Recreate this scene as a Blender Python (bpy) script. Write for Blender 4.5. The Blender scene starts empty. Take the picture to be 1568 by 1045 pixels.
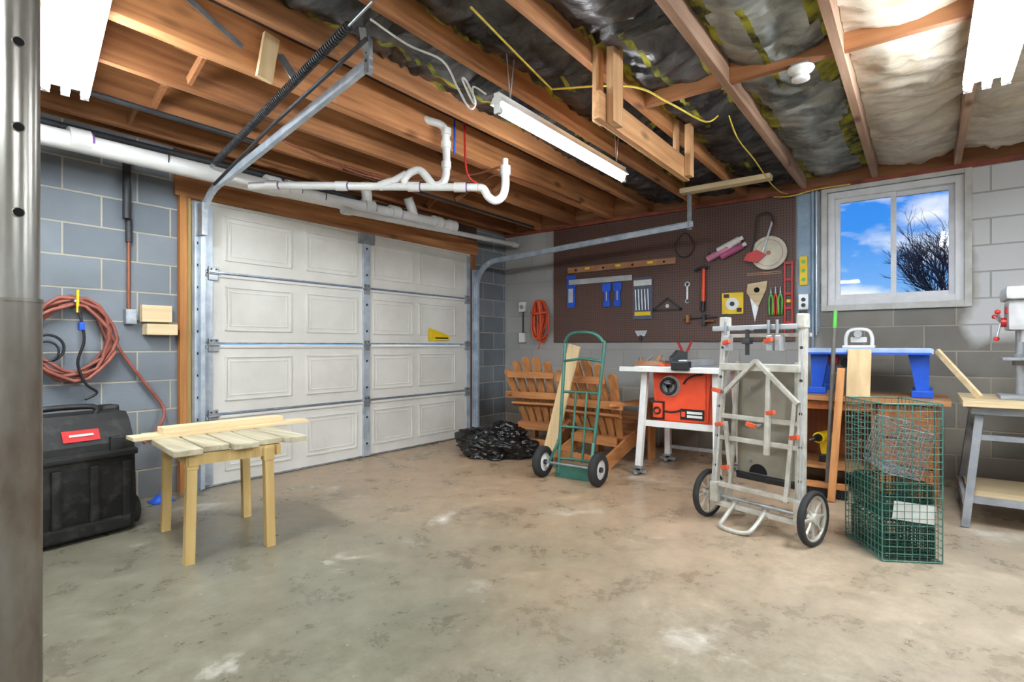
import bpy, bmesh, math, random
from mathutils import Vector, Matrix, noise
random.seed(7)
scene = bpy.context.scene
scene.view_settings.view_transform = 'Standard'
scene.view_settings.exposure = 0.5
V = Vector
UP = V((0, 0, 1))

# ------------------------------------------------------------------ materials
def lin(c):
    o = []
    for v in c:
        v = v / 255.0
        o.append(v / 12.92 if v <= 0.04045 else ((v + 0.055) / 1.055) ** 2.4)
    return (o[0], o[1], o[2], 1.0)

def base(name):
    m = bpy.data.materials.new(name)
    m.use_nodes = True
    nt = m.node_tree
    return m, nt, nt.nodes['Principled BSDF']

def N(nt, t, **kw):
    n = nt.nodes.new(t)
    for k, v in kw.items():
        setattr(n, k, v)
    return n

def pm(name, c1, c2=None, rough=0.5, metal=0.0, scale=8.0, stretch=(1, 1, 1), bump=0.0, lo=0.35, hi=0.65,
       world=False, rnd=0.0, emit=None, knots=False, bdist=0.01, dist=0.0):
    m, nt, b = base(name)
    L = nt.links.new
    b.inputs['Roughness'].default_value = rough
    b.inputs['Metallic'].default_value = metal
    if c2 is None:
        c2 = tuple(int(v * 0.86) for v in c1)
    if world:
        g = N(nt, 'ShaderNodeNewGeometry'); src = g.outputs['Position']
    else:
        g = N(nt, 'ShaderNodeTexCoord'); src = g.outputs['Object']
    mp = N(nt, 'ShaderNodeMapping')
    mp.inputs['Scale'].default_value = stretch
    L(src, mp.inputs['Vector'])
    if rnd:
        oi = N(nt, 'ShaderNodeObjectInfo')
        mu = N(nt, 'ShaderNodeMath', operation='MULTIPLY'); mu.inputs[1].default_value = 37.0
        L(oi.outputs['Random'], mu.inputs[0])
        cx = N(nt, 'ShaderNodeCombineXYZ')
        L(mu.outputs[0], cx.inputs[0]); L(mu.outputs[0], cx.inputs[1])
        L(cx.outputs[0], mp.inputs['Location'])
    no = N(nt, 'ShaderNodeTexNoise')
    no.inputs['Scale'].default_value = scale
    no.inputs['Detail'].default_value = 6
    no.inputs['Roughness'].default_value = 0.6
    no.inputs['Distortion'].default_value = dist
    L(mp.outputs[0], no.inputs['Vector'])
    cr = N(nt, 'ShaderNodeValToRGB')
    cr.color_ramp.elements[0].position = lo
    cr.color_ramp.elements[1].position = hi
    cr.color_ramp.elements[0].color = lin(c2)
    cr.color_ramp.elements[1].color = lin(c1)
    L(no.outputs['Fac'], cr.inputs[0])
    out = cr.outputs[0]
    if knots:
        vo = N(nt, 'ShaderNodeTexVoronoi')
        mp2 = N(nt, 'ShaderNodeMapping')
        mp2.inputs['Scale'].default_value = (0.42, 1.0, 1.0)
        L(src, mp2.inputs['Vector'])
        if rnd: L(cx.outputs[0], mp2.inputs['Location'])
        L(mp2.outputs[0], vo.inputs['Vector'])
        vo.inputs['Scale'].default_value = 5.5
        r2 = N(nt, 'ShaderNodeValToRGB')
        r2.color_ramp.elements[0].position = 0.06
        r2.color_ramp.elements[1].position = 0.2
        r2.color_ramp.elements[0].color = (0.16, 0.10, 0.07, 1)
        r2.color_ramp.elements[1].color = (1, 1, 1, 1)
        L(vo.outputs['Distance'], r2.inputs[0])
        mx = N(nt, 'ShaderNodeMix', data_type='RGBA', blend_type='MULTIPLY')
        mx.inputs[0].default_value = 0.85
        L(out, mx.inputs[6]); L(r2.outputs[0], mx.inputs[7])
        # large stains
        n3 = N(nt, 'ShaderNodeTexNoise'); n3.inputs['Scale'].default_value = 1.7; n3.inputs['Detail'].default_value = 5
        L(mp2.outputs[0], n3.inputs['Vector'])
        r3 = N(nt, 'ShaderNodeValToRGB')
        r3.color_ramp.elements[0].position = 0.35; r3.color_ramp.elements[0].color = (0.55, 0.48, 0.42, 1)
        r3.color_ramp.elements[1].position = 0.6; r3.color_ramp.elements[1].color = (1.05, 1.05, 1.05, 1)
        L(n3.outputs['Fac'], r3.inputs[0])
        mx2 = N(nt, 'ShaderNodeMix', data_type='RGBA', blend_type='MULTIPLY'); mx2.inputs[0].default_value = 1.0
        L(mx.outputs[2], mx2.inputs[6]); L(r3.outputs[0], mx2.inputs[7])
        out = mx2.outputs[2]
    if rnd:
        mr = N(nt, 'ShaderNodeMapRange')
        mr.inputs[3].default_value = 1 - rnd
        mr.inputs[4].default_value = 1 + rnd * 0.5
        L(oi.outputs['Random'], mr.inputs[0])
        hs = N(nt, 'ShaderNodeHueSaturation')
        L(mr.outputs[0], hs.inputs['Value']); L(out, hs.inputs['Color'])
        out = hs.outputs[0]
    L(out, b.inputs['Base Color'])
    if bump:
        bp = N(nt, 'ShaderNodeBump')
        bp.inputs['Strength'].default_value = bump
        bp.inputs['Distance'].default_value = bdist
        L(no.outputs['Fac'], bp.inputs['Height'])
        L(bp.outputs[0], b.inputs['Normal'])
    if emit:
        b.inputs['Emission Color'].default_value = (0.90, 0.96, 1.0, 1)
        b.inputs['Emission Strength'].default_value = emit
    return m

def wood(name, c1, c2, axis='x', rough=0.65, rnd=0.0, knots=False, scale=6):
    st = {'x': (0.35, 7, 7), 'y': (7, 0.35, 7), 'z': (7, 7, 0.35)}[axis]
    return pm(name, c1, c2, rough=rough, stretch=st, scale=scale * 0.5, bump=0.25, lo=0.3, hi=0.7, rnd=rnd, knots=knots)

JO = wood('joist_wood_orange', (210, 150, 98), (142, 90, 54), 'x', rnd=0.3, knots=True)
JP = wood('joist_wood_pale', (208, 176, 152), (156, 118, 96), 'x', rnd=0.2, knots=True)
WY = wood('framing_wood_y', (176, 120, 76), (122, 76, 46), 'y')
WZ = wood('framing_wood_z', (186, 126, 66), (132, 82, 40), 'z')
PALEX = wood('pine_x', (236, 216, 178), (208, 184, 140), 'x')
PALEY = wood('pine_y', (224, 204, 166), (186, 164, 124), 'y')
PALEZ = wood('pine_z', (230, 206, 162), (204, 174, 128), 'z')
TANZ = wood('tan_wood_z', (212, 184, 122), (180, 148, 90), 'z')
TOPW = wood('weathered_table_wood', (200, 192, 166), (146, 136, 108), 'y')
BRKX = wood('bracket_wood_x', (214, 166, 118), (168, 116, 72), 'x', knots=True)
BRKZ = wood('bracket_wood_z', (220, 178, 130), (176, 126, 82), 'z')
CEDX = wood('cedar_x', (204, 142, 86), (154, 98, 54), 'x')
CEDY = wood('cedar_y', (204, 140, 84), (154, 98, 54), 'y')
CEDZ = wood('cedar_z', (212, 152, 94), (164, 106, 60), 'z')
OAKZ = wood('desk_oak_z', (176, 104, 52), (136, 74, 34), 'z', rough=0.4)
OAKY = wood('desk_oak_y', (190, 140, 92), (150, 100, 60), 'y', rough=0.4)
SUBF = pm('subfloor_wood', (74, 52, 38), (36, 26, 22), rough=0.85, scale=2.5, bump=0.3)
PVC = pm('white_pvc', (222, 223, 222), (200, 200, 196), rough=0.35, scale=3)
PVCP = pm('purple_primer', (120, 80, 150), rough=0.5)
IRON = pm('dark_iron_pipe', (52, 54, 58), (34, 34, 36), rough=0.55)
STEEL = pm('galvanised_steel', (176, 182, 188), (140, 146, 152), rough=0.35, metal=0.6, scale=14)
TRACK = pm('track_steel', (200, 210, 220), (160, 174, 188), rough=0.38, metal=0.35, scale=8)
POST = pm('column_grey_steel', (168, 166, 160), (118, 114, 106), rough=0.28, metal=0.6, scale=5, stretch=(1, 1, 0.35), bump=0.12)
POSTL = pm('column_lower_sleeve', (138, 134, 126), (96, 84, 72), rough=0.34, metal=0.5, scale=6, stretch=(1, 1, 0.4), bump=0.2)
BLK = pm('black_plastic', (30, 31, 33), (20, 20, 21), rough=0.45)
BLKD = pm('dusty_black_plastic', (56, 53, 50), (16, 16, 16), rough=0.6, scale=16, bump=0.25, lo=0.5, hi=0.75)
HOLE = pm('dark_hole', (8, 8, 8), rough=0.9)
BAG = pm('black_bag_film', (22, 22, 24), (10, 10, 11), rough=0.2, scale=14, bump=0.9)
RUB = pm('tyre_rubber', (44, 44, 46), (28, 28, 28), rough=0.8)
WHT = pm('white_enamel', (236, 236, 234), (222, 222, 220), rough=0.35)
VINYL = pm('window_vinyl', (232, 234, 238), (218, 220, 224), rough=0.35)
CASE = pm('window_casing_grey', (208, 209, 208), (186, 186, 182), rough=0.6, bump=0.1)
DOORM = pm('garage_door_offwhite', (222, 221, 215), (206, 204, 197), rough=0.5, scale=2.2)
ORG = pm('saw_orange', (236, 84, 44), (222, 72, 36), rough=0.4)
ORH = pm('clamp_orange_red', (214, 84, 48), rough=0.45)
RED = pm('red_paint', (198, 34, 34), rough=0.4)
GRN = pm('hand_truck_green', (60, 116, 102), (46, 94, 82), rough=0.4)
DGRN = pm('wire_green', (84, 132, 122), (56, 104, 94), rough=0.4)
BIN = pm('basket_dark_green', (20, 72, 56), (14, 54, 42), rough=0.5)
LGRN = pm('broom_green', (92, 190, 78), rough=0.4)
BLU = pm('tool_blue', (24, 92, 214), (18, 76, 190), rough=0.4)
PBL = pm('paint_blue_grey', (156, 178, 198), (130, 154, 176), rough=0.6)
YEL = pm('yellow_plastic', (240, 206, 30), (226, 188, 20), rough=0.45)
YCB = pm('yellow_cable', (226, 202, 80), rough=0.5)
WCB = pm('white_cable', (220, 220, 215), rough=0.5)
HOS = pm('air_hose_rust', (160, 92, 78), (124, 66, 54), rough=0.55)
ORC = pm('orange_cord', (226, 88, 40), (190, 66, 28), rough=0.5)
PINK = pm('pink_plastic', (214, 140, 172), rough=0.5)
PAP = pm('paper_white', (240, 240, 236), rough=0.8)
CARTW = pm('cart_frame_cream', (212, 211, 202), (178, 175, 164), rough=0.34, scale=12, metal=0.2)
CARTB = pm('cart_panel_grey', (152, 146, 132), (126, 120, 106), rough=0.5, scale=4)
ALU = pm('aluminium', (206, 210, 214), (180, 184, 188), rough=0.3, metal=0.45)
GRYP = pm('grey_bench_paint', (150, 154, 160), (122, 126, 132), rough=0.4)
COP = pm('copper_line', (150, 92, 66), rough=0.4, metal=0.5)
BRZ = pm('wood_level', (176, 130, 96), (146, 100, 70), rough=0.5)
INS_D = pm('insulation_dark_film', (104, 104, 106), (20, 20, 22), rough=0.3, scale=4, bump=0.8, rnd=0.15, stretch=(1.3, 1, 1), lo=.42, hi=.8, bdist=.02, dist=.6)
INS_S = pm('insulation_kraft_film', (222, 214, 200), (176, 162, 140), rough=0.32, scale=3, bump=0.6, stretch=(1.6, 1, 1), bdist=.03, dist=.5)
INS_G = pm('insulation_grey_film', (176, 180, 176), (72, 76, 76), rough=0.3, scale=3.5, bump=0.8, stretch=(1.4, 1, 1), bdist=.03, dist=.6, lo=.38, hi=.7)
INS_Y = pm('insulation_yellow_edge', (160, 158, 50), (44, 46, 26), rough=0.8, scale=7, bump=0.5, lo=.4, hi=.6)
TUBE = pm('fluorescent_tube', (255, 255, 255), rough=0.4, emit=74)
BARK = pm('tree_bark', (92, 88, 100), (62, 60, 72), rough=0.9)
GRASS = pm('outside_grass', (90, 100, 60), (70, 80, 50), rough=0.95, scale=3)

def block_mat(name, plane, cols, paint=False):
    m, nt, b = base(name)
    L = nt.links.new
    g = N(nt, 'ShaderNodeNewGeometry')
    sp = N(nt, 'ShaderNodeSeparateXYZ'); L(g.outputs['Position'], sp.inputs[0])
    cb = N(nt, 'ShaderNodeCombineXYZ')
    L(sp.outputs[0 if plane == 'x' else 1], cb.inputs[0]); L(sp.outputs[2], cb.inputs[1])
    br = N(nt, 'ShaderNodeTexBrick')
    br.offset = 0.5
    br.inputs['Scale'].default_value = 1.0
    br.inputs['Brick Width'].default_value = 0.405
    br.inputs['Row Height'].default_value = 0.203
    br.inputs['Mortar Size'].default_value = 0.007
    br.inputs['Mortar Smooth'].default_value = 0.4
    br.inputs['Color1'].default_value = lin(cols[0])
    br.inputs['Color2'].default_value = lin(cols[1])
    br.inputs['Mortar'].default_value = lin(cols[2])
    L(cb.outputs[0], br.inputs['Vector'])
    n1 = N(nt, 'ShaderNodeTexNoise'); n1.inputs['Scale'].default_value = 2.2; n1.inputs['Detail'].default_value = 8
    L(g.outputs['Position'], n1.inputs['Vector'])
    n2 = N(nt, 'ShaderNodeTexNoise'); n2.inputs['Scale'].default_value = 70; n2.inputs['Detail'].default_value = 4
    L(g.outputs['Position'], n2.inputs['Vector'])
    mr = N(nt, 'ShaderNodeMapRange'); mr.inputs[1].default_value = 0.3; mr.inputs[2].default_value = 0.7
    mr.inputs[3].default_value = 0.78; mr.inputs[4].default_value = 1.15
    L(n1.outputs['Fac'], mr.inputs[0])
    hs = N(nt, 'ShaderNodeHueSaturation')
    L(br.outputs['Color'], hs.inputs['Color']); L(mr.outputs[0], hs.inputs['Value'])
    out = hs.outputs[0]
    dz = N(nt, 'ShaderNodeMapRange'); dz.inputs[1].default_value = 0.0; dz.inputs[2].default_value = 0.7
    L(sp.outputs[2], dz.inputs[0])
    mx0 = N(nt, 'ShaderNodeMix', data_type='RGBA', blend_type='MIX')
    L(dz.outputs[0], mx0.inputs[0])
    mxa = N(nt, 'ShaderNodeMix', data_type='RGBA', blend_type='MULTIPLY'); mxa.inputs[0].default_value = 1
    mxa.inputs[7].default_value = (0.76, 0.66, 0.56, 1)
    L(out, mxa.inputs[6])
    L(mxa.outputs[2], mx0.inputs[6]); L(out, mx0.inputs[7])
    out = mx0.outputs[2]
    if paint:
        def sm(val, a, c):
            r = N(nt, 'ShaderNodeMapRange'); r.inputs[1].default_value = a; r.inputs[2].default_value = c
            ad = N(nt, 'ShaderNodeMath', operation='MULTIPLY_ADD')
            ad.inputs[1].default_value = 0.35
            L(n1.outputs['Fac'], ad.inputs[0]); L(val, ad.inputs[2])
            L(ad.outputs[0], r.inputs[0]); return r.outputs[0]
        my = sm(sp.outputs[1], -0.06, -0.14)
        mz = sm(sp.outputs[2], 1.22, 1.30)
        mu = N(nt, 'ShaderNodeMath', operation='MULTIPLY'); L(my, mu.inputs[0]); L(mz, mu.inputs[1])
        my2 = sm(sp.outputs[1], 0.85, 0.95); mz2 = sm(sp.outputs[2], 0.72, 0.86)
        mu2 = N(nt, 'ShaderNodeMath', operation='MULTIPLY'); L(my2, mu2.inputs[0]); L(mz2, mu2.inputs[1])
        mu3 = N(nt, 'ShaderNodeMath', operation='MULTIPLY'); mu3.inputs[1].default_value = 0.35
        L(mu2.outputs[0], mu3.inputs[0])
        mxm = N(nt, 'ShaderNodeMath', operation='MAXIMUM'); L(mu.outputs[0], mxm.inputs[0]); L(mu3.outputs[0], mxm.inputs[1])
        mx = N(nt, 'ShaderNodeMix', data_type='RGBA')
        L(mxm.outputs[0], mx.inputs[0]); L(out, mx.inputs[6])
        pj = N(nt, 'ShaderNodeMix', data_type='RGBA'); L(br.outputs['Fac'], pj.inputs[0])
        pj.inputs[6].default_value = lin((206, 209, 212)); pj.inputs[7].default_value = lin((168, 169, 170))
        L(pj.outputs[2], mx.inputs[7])
        out = mx.outputs[2]
    L(out, b.inputs['Base Color'])
    b.inputs['Roughness'].default_value = 0.85
    ad = N(nt, 'ShaderNodeMath', operation='MULTIPLY_ADD'); ad.inputs[1].default_value = 0.25
    L(n2.outputs['Fac'], ad.inputs[0])
    inv = N(nt, 'ShaderNodeMath', operation='SUBTRACT'); inv.inputs[0].default_value = 1
    L(br.outputs['Fac'], inv.inputs[1]); L(inv.outputs[0], ad.inputs[2])
    bp = N(nt, 'ShaderNodeBump'); bp.inputs['Strength'].default_value = 0.6; bp.inputs['Distance'].default_value = 0.008
    L(ad.outputs[0], bp.inputs['Height']); L(bp.outputs[0], b.inputs['Normal'])
    return m

BLKX = block_mat('block_wall_grey', 'x', ((128, 136, 144), (105, 113, 122), (172, 168, 156)))
BLKY = block_mat('block_wall_right', 'y', ((146, 142, 134), (122, 120, 116), (166, 160, 148)), paint=True)

def floor_mat():
    m, nt, b = base('concrete_floor')
    L = nt.links.new
    g = N(nt, 'ShaderNodeNewGeometry')
    def noi(sc, det=8, ro=0.6, dist=0.0, off=0.0):
        n = N(nt, 'ShaderNodeTexNoise'); n.inputs['Scale'].default_value = sc
        n.inputs['Detail'].default_value = det; n.inputs['Roughness'].default_value = ro
        n.inputs['Distortion'].default_value = dist
        mp = N(nt, 'ShaderNodeMapping'); mp.inputs['Location'].default_value = (off, off * 1.7, 0)
        L(g.outputs['Position'], mp.inputs[0])
        L(mp.outputs[0], n.inputs['Vector']); return n.outputs['Fac']
    a = noi(0.6, 5, 0.6, 0.6); c = noi(3.2, 12, 0.78, 0.2); f = noi(11, 12, 0.75); d = noi(2.0, 10, 0.6, 0.3, 5.3); s = noi(30, 4, 0.6, 0, 9)
    def ramp(src, p0, c0, p1, c1):
        r = N(nt, 'ShaderNodeValToRGB')
        r.color_ramp.elements[0].position = p0; r.color_ramp.elements[0].color = c0
        r.color_ramp.elements[1].position = p1; r.color_ramp.elements[1].color = c1
        L(src, r.inputs[0]); return r.outputs[0]
    def mix(fac, A, Bc, blend='MIX'):
        x = N(nt, 'ShaderNodeMix', data_type='RGBA', blend_type=blend)
        if isinstance(fac, float): x.inputs[0].default_value = fac
        else: L(fac, x.inputs[0])
        for sk, v in ((x.inputs[6], A), (x.inputs[7], Bc)):
            if isinstance(v, tuple): sk.default_value = v
            else: L(v, sk)
        return x.outputs[2]
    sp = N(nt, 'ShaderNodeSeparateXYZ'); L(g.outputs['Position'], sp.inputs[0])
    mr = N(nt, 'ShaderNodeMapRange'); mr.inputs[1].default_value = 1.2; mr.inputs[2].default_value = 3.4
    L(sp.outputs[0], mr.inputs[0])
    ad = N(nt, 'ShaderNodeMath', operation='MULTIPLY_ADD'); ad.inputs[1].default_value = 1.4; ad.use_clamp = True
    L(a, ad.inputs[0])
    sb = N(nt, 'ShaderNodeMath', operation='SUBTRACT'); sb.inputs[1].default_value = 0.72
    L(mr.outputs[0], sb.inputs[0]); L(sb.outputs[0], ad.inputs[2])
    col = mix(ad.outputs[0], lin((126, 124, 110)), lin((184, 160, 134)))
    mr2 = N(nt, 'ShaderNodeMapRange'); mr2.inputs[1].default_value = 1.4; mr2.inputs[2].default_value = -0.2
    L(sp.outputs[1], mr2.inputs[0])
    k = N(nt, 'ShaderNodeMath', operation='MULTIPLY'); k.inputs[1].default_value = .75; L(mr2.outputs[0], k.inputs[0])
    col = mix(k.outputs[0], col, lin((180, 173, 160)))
    col = mix(1.0, col, ramp(c, 0.30, (0.62, 0.59, 0.54, 1), 0.70, (1.24, 1.22, 1.19, 1)), 'MULTIPLY')
    col = mix(ramp(d, 0.62, (0, 0, 0, 1), 0.72, (0.8, 0.8, 0.8, 1)), col, lin((216, 211, 202)))
    col = mix(0.9, col, ramp(f, 0.30, (0.70, 0.67, 0.62, 1), 0.66, (1.12, 1.12, 1.11, 1)), 'MULTIPLY')
    col = mix(ramp(s, 0.69, (0, 0, 0, 1), 0.73, (0.55, 0.55, 0.55, 1)), col, lin((210, 206, 196)))
    L(col, b.inputs['Base Color'])
    rr = N(nt, 'ShaderNodeMapRange'); rr.inputs[1].default_value = 0.35; rr.inputs[2].default_value = 0.65
    rr.inputs[3].default_value = 0.2; rr.inputs[4].default_value = 0.48
    L(c, rr.inputs[0]); L(rr.outputs[0], b.inputs['Roughness'])
    bp = N(nt, 'ShaderNodeBump'); bp.inputs['Strength'].default_value = 0.12; bp.inputs['Distance'].default_value = 0.006
    L(f, bp.inputs['Height']); L(bp.outputs[0], b.inputs['Normal'])
    return m
FLOOR = floor_mat()

def peg_mat():
    m, nt, b = base('pegboard_brown')
    L = nt.links.new
    g = N(nt, 'ShaderNodeNewGeometry')
    sp = N(nt, 'ShaderNodeSeparateXYZ'); L(g.outputs['Position'], sp.inputs[0])
    def cell(o):
        d = N(nt, 'ShaderNodeMath', operation='DIVIDE'); d.inputs[1].default_value = 0.0254; L(o, d.inputs[0])
        f = N(nt, 'ShaderNodeMath', operation='FRACT'); L(d.outputs[0], f.inputs[0])
        s = N(nt, 'ShaderNodeMath', operation='SUBTRACT'); s.inputs[1].default_value = 0.5; L(f.outputs[0], s.inputs[0])
        q = N(nt, 'ShaderNodeMath', operation='POWER'); q.inputs[1].default_value = 2; L(s.outputs[0], q.inputs[0])
        return q.outputs[0]
    a = N(nt, 'ShaderNodeMath', operation='ADD'); L(cell(sp.outputs[1]), a.inputs[0]); L(cell(sp.outputs[2]), a.inputs[1])
    lt = N(nt, 'ShaderNodeMath', operation='LESS_THAN'); lt.inputs[1].default_value = 0.04; L(a.outputs[0], lt.inputs[0])
    mx = N(nt, 'ShaderNodeMix', data_type='RGBA')
    L(lt.outputs[0], mx.inputs[0]); mx.inputs[6].default_value = lin((92, 66, 58)); mx.inputs[7].default_value = lin((24, 17, 16))
    L(mx.outputs[2], b.inputs['Base Color']); b.inputs['Roughness'].default_value = 0.5
    return m
PEG = peg_mat()

def glass_mat():
    m = bpy.data.materials.new('window_glass'); m.use_nodes = True
    nt = m.node_tree; nt.nodes.clear()
    o = N(nt, 'ShaderNodeOutputMaterial'); t = N(nt, 'ShaderNodeBsdfTransparent'); g = N(nt, 'ShaderNodeBsdfGlossy')
    g.inputs['Roughness'].default_value = 0.02
    mx = N(nt, 'ShaderNodeMixShader'); mx.inputs[0].default_value = 0.012
    nt.links.new(t.outputs[0], mx.inputs[1]); nt.links.new(g.outputs[0], mx.inputs[2]); nt.links.new(mx.outputs[0], o.inputs[0])
    return m
GLASS = glass_mat()

# ------------------------------------------------------------------ mesh builder
class B:
    def __init__(s, name, M=None):
        s.name = name; s.v = []; s.f = []; s.fm = []; s.fs = []; s.mats = []; s.M = M or Matrix()
    def mi(s, m):
        if m not in s.mats: s.mats.append(m)
        return s.mats.index(m)
    def add(s, vs, fs, mat, smooth=False):
        o = len(s.v); k = s.mi(mat)
        s.v += [s.M @ V(p) for p in vs]
        for i, f in enumerate(fs):
            s.f.append([o + j for j in f]); s.fm.append(k)
            s.fs.append(smooth[i] if isinstance(smooth, list) else smooth)
    def box(s, c, size, mat, R=None, bev=0.0):
        c = V(c); R = R or Matrix.Identity(3)
        bm = bmesh.new(); bmesh.ops.create_cube(bm, size=1)
        for v in bm.verts: v.co = V((v.co.x * size[0], v.co.y * size[1], v.co.z * size[2]))
        if bev > 0: bmesh.ops.bevel(bm, geom=bm.edges[:], offset=min(bev, min(size) * 0.45), segments=2, affect='EDGES', profile=0.7)
        bm.verts.index_update()
        s.add([R @ v.co + c for v in bm.verts], [[v.index for v in f.verts] for f in bm.faces], mat)
        bm.free()
    def rng(s, x0, x1, y0, y1, z0, z1, mat, bev=0.0):
        s.box(((x0 + x1) / 2, (y0 + y1) / 2, (z0 + z1) / 2), (abs(x1 - x0), abs(y1 - y0), abs(z1 - z0)), mat, bev=bev)
    def beam(s, p1, p2, w, h, mat, up=UP, bev=0.0):
        p1 = V(p1); p2 = V(p2); d = (p2 - p1); L = d.length; d.normalize()
        x = d.cross(V(up))
        if x.length < 1e-4: x = d.cross(V((1, 0, 0)))
        x.normalize(); y = x.cross(d).normalized()
        R = Matrix((x, d, y)).transposed()
        s.box((p1 + p2) / 2, (w, L, h), mat, R=R, bev=bev)
    def frame(s, d):
        d = V(d).normalized(); a = V((0, 0, 1)) if abs(d.z) < 0.9 else V((1, 0, 0))
        x = d.cross(a).normalized(); y = d.cross(x).normalized(); return x, y, d
    def cyl(s, p1, p2, r, mat, r2=None, n=16, caps=True):
        p1 = V(p1); p2 = V(p2); r2 = r if r2 is None else r2
        x, y, d = s.frame(p2 - p1)
        vs = []
        for p, rr in ((p1, r), (p2, r2)):
            for i in range(n):
                a = 2 * math.pi * i / n; vs.append(p + x * math.cos(a) * rr + y * math.sin(a) * rr)
        fs = [[i, (i + 1) % n, n + (i + 1) % n, n + i] for i in range(n)]; sm = [True] * n
        if caps:
            vs += list(vs[:n]) + list(vs[n:2 * n])
            fs += [list(range(3 * n - 1, 2 * n - 1, -1)), list(range(3 * n, 4 * n))]; sm += [False, False]
        s.add(vs, fs, mat, sm)
    def tube(s, pts, r, mat, n=8, cat=0, closed=False, r2=None):
        pts = [V(p) for p in pts]
        if cat:
            q = []; m = len(pts); rngn = m if closed else m - 1
            for i in range(rngn):
                if closed: a, b_, c, d = pts[i - 1], pts[i], pts[(i + 1) % m], pts[(i + 2) % m]
                else: a, b_, c, d = pts[max(i - 1, 0)], pts[i], pts[i + 1], pts[min(i + 2, m - 1)]
                for k in range(cat):
                    t = k / cat
                    q.append(0.5 * ((2 * b_) + (c - a) * t + (2 * a - 5 * b_ + 4 * c - d) * t * t + (3 * b_ - a - 3 * c + d) * t ** 3))
            if not closed: q.append(pts[-1])
            pts = q
        m = len(pts); vs = []; x = None
        for i, p in enumerate(pts):
            if closed: d = pts[(i + 1) % m] - pts[i - 1]
            else: d = pts[min(i + 1, m - 1)] - pts[max(i - 1, 0)]
            if d.length < 1e-9: d = V((0, 0, 1))
            d.normalize()
            if x is None: x = s.frame(d)[0]
            else:
                x = x - d * x.dot(d)
                if x.length < 1e-5: x = s.frame(d)[0]
                x.normalize()
            y = d.cross(x)
            rr = r if r2 is None else r + (r2 - r) * i / (m - 1)
            for k in range(n):
                a = 2 * math.pi * k / n; vs.append(p + x * math.cos(a) * rr + y * math.sin(a) * rr)
        fs = []
        for i in range(m if closed else m - 1):
            j = (i + 1) % m
            for k in range(n):
                fs.append([i * n + k, i * n + (k + 1) % n, j * n + (k + 1) % n, j * n + k])
        sm = [True] * len(fs)
        if not closed:
            fs += [list(range(n - 1, -1, -1)), list(range((m - 1) * n, m * n))]; sm += [False, False]
        s.add(vs, fs, mat, sm)
    def ring(s, c, axis, R, r, mat, n=32, m=8, a0=0, a1=2 * math.pi):
        x, y, d = s.frame(axis); c = V(c)
        full = abs(a1 - a0 - 2 * math.pi) < 1e-3
        k = n if full else n + 1
        pts = [c + x * math.cos(a0 + (a1 - a0) * i / n) * R + y * math.sin(a0 + (a1 - a0) * i / n) * R for i in range(k)]
        s.tube(pts, r, mat, n=m, closed=full)
    def poly(s, pts, ext, mat):
        pts = [V(p) for p in pts]; e = V(ext); n = len(pts)
        vs = pts + [p + e for p in pts]
        fs = [list(range(n - 1, -1, -1)), list(range(n, 2 * n))] + [[i, (i + 1) % n, n + (i + 1) % n, n + i] for i in range(n)]
        s.add(vs, fs, mat)
    def lathe(s, c, axis, prof, mat, n=24):
        x, y, d = s.frame(axis); c = V(c); vs = []
        for r, h in prof:
            for i in range(n):
                a = 2 * math.pi * i / n; vs.append(c + d * h + (x * math.cos(a) + y * math.sin(a)) * max(r, 1e-4))
        fs = []
        for j in range(len(prof) - 1):
            for i in range(n): fs.append([j * n + i, j * n + (i + 1) % n, (j + 1) * n + (i + 1) % n, (j + 1) * n + i])
        s.add(vs, fs, mat, True)
    def done(s, keep=False):
        me = bpy.data.meshes.new(s.name)
        if keep or not s.v: c = V((0, 0, 0))
        else:
            lo = V([min(v[i] for v in s.v) for i in range(3)]); hi = V([max(v[i] for v in s.v) for i in range(3)])
            c = (lo + hi) / 2
        me.from_pydata([v - c for v in s.v], [], s.f)
        for m in s.mats: me.materials.append(m)
        for i, p in enumerate(me.polygons):
            p.material_index = s.fm[i]; p.use_smooth = s.fs[i]
        bm = bmesh.new(); bm.from_mesh(me); bmesh.ops.recalc_face_normals(bm, faces=bm.faces[:]); bm.to_mesh(me); bm.free()
        ob = bpy.data.objects.new(s.name, me); ob.location = c
        scene.collection.objects.link(ob); return ob

def place(x, y, z=0, rot=0):
    return Matrix.Translation((x, y, z)) @ Matrix.Rotation(math.radians(rot), 4, 'Z')

# ------------------------------------------------------------------ room shell
XL, XR, YF, YB = -2.6, 5.5, -3.4, 4.27
ZJ, ZS = 2.47, 2.715
b = B('floor'); b.rng(XL - .2, XR + .2, YF - .2, YB + .6, -0.15, 0, FLOOR); b.done(True)
b = B('ceiling'); b.rng(XL - .2, XR + .2, YF - .2, YB + .25, ZS, ZS + 0.04, SUBF); b.done(True)
b = B('wall_back')
b.rng(XL - .2, 1.67, YB, YB + .2, 0, ZJ, BLKX)
b.rng(4.90, XR + .2, YB, YB + .2, 0, ZJ, BLKX)
b.done(True)
b = B('wall_right')
WY0, WY1, WZ0, WZ1 = -0.25, 0.68, 1.41, 2.40
b.rng(XR, XR + .2, YF, WY0, 0, ZJ, BLKY)
b.rng(XR, XR + .2, WY1, YB, 0, ZJ, BLKY)
b.rng(XR, XR + .2, WY0, WY1, 0, WZ0, BLKY)
b.rng(XR, XR + .2, WY0, WY1, WZ1, ZJ, BLKY)
b.done(True)
b = B('wall_left'); b.rng(XL - .2, XL, YF, YB, 0, ZJ, BLKY); b.done(True)
b = B('wall_front'); b.rng(XL - .2, XR + .2, YF - .2, YF, 0, ZJ, BLKX); b.done(True)
b = B('trim_rim_board')
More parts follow.
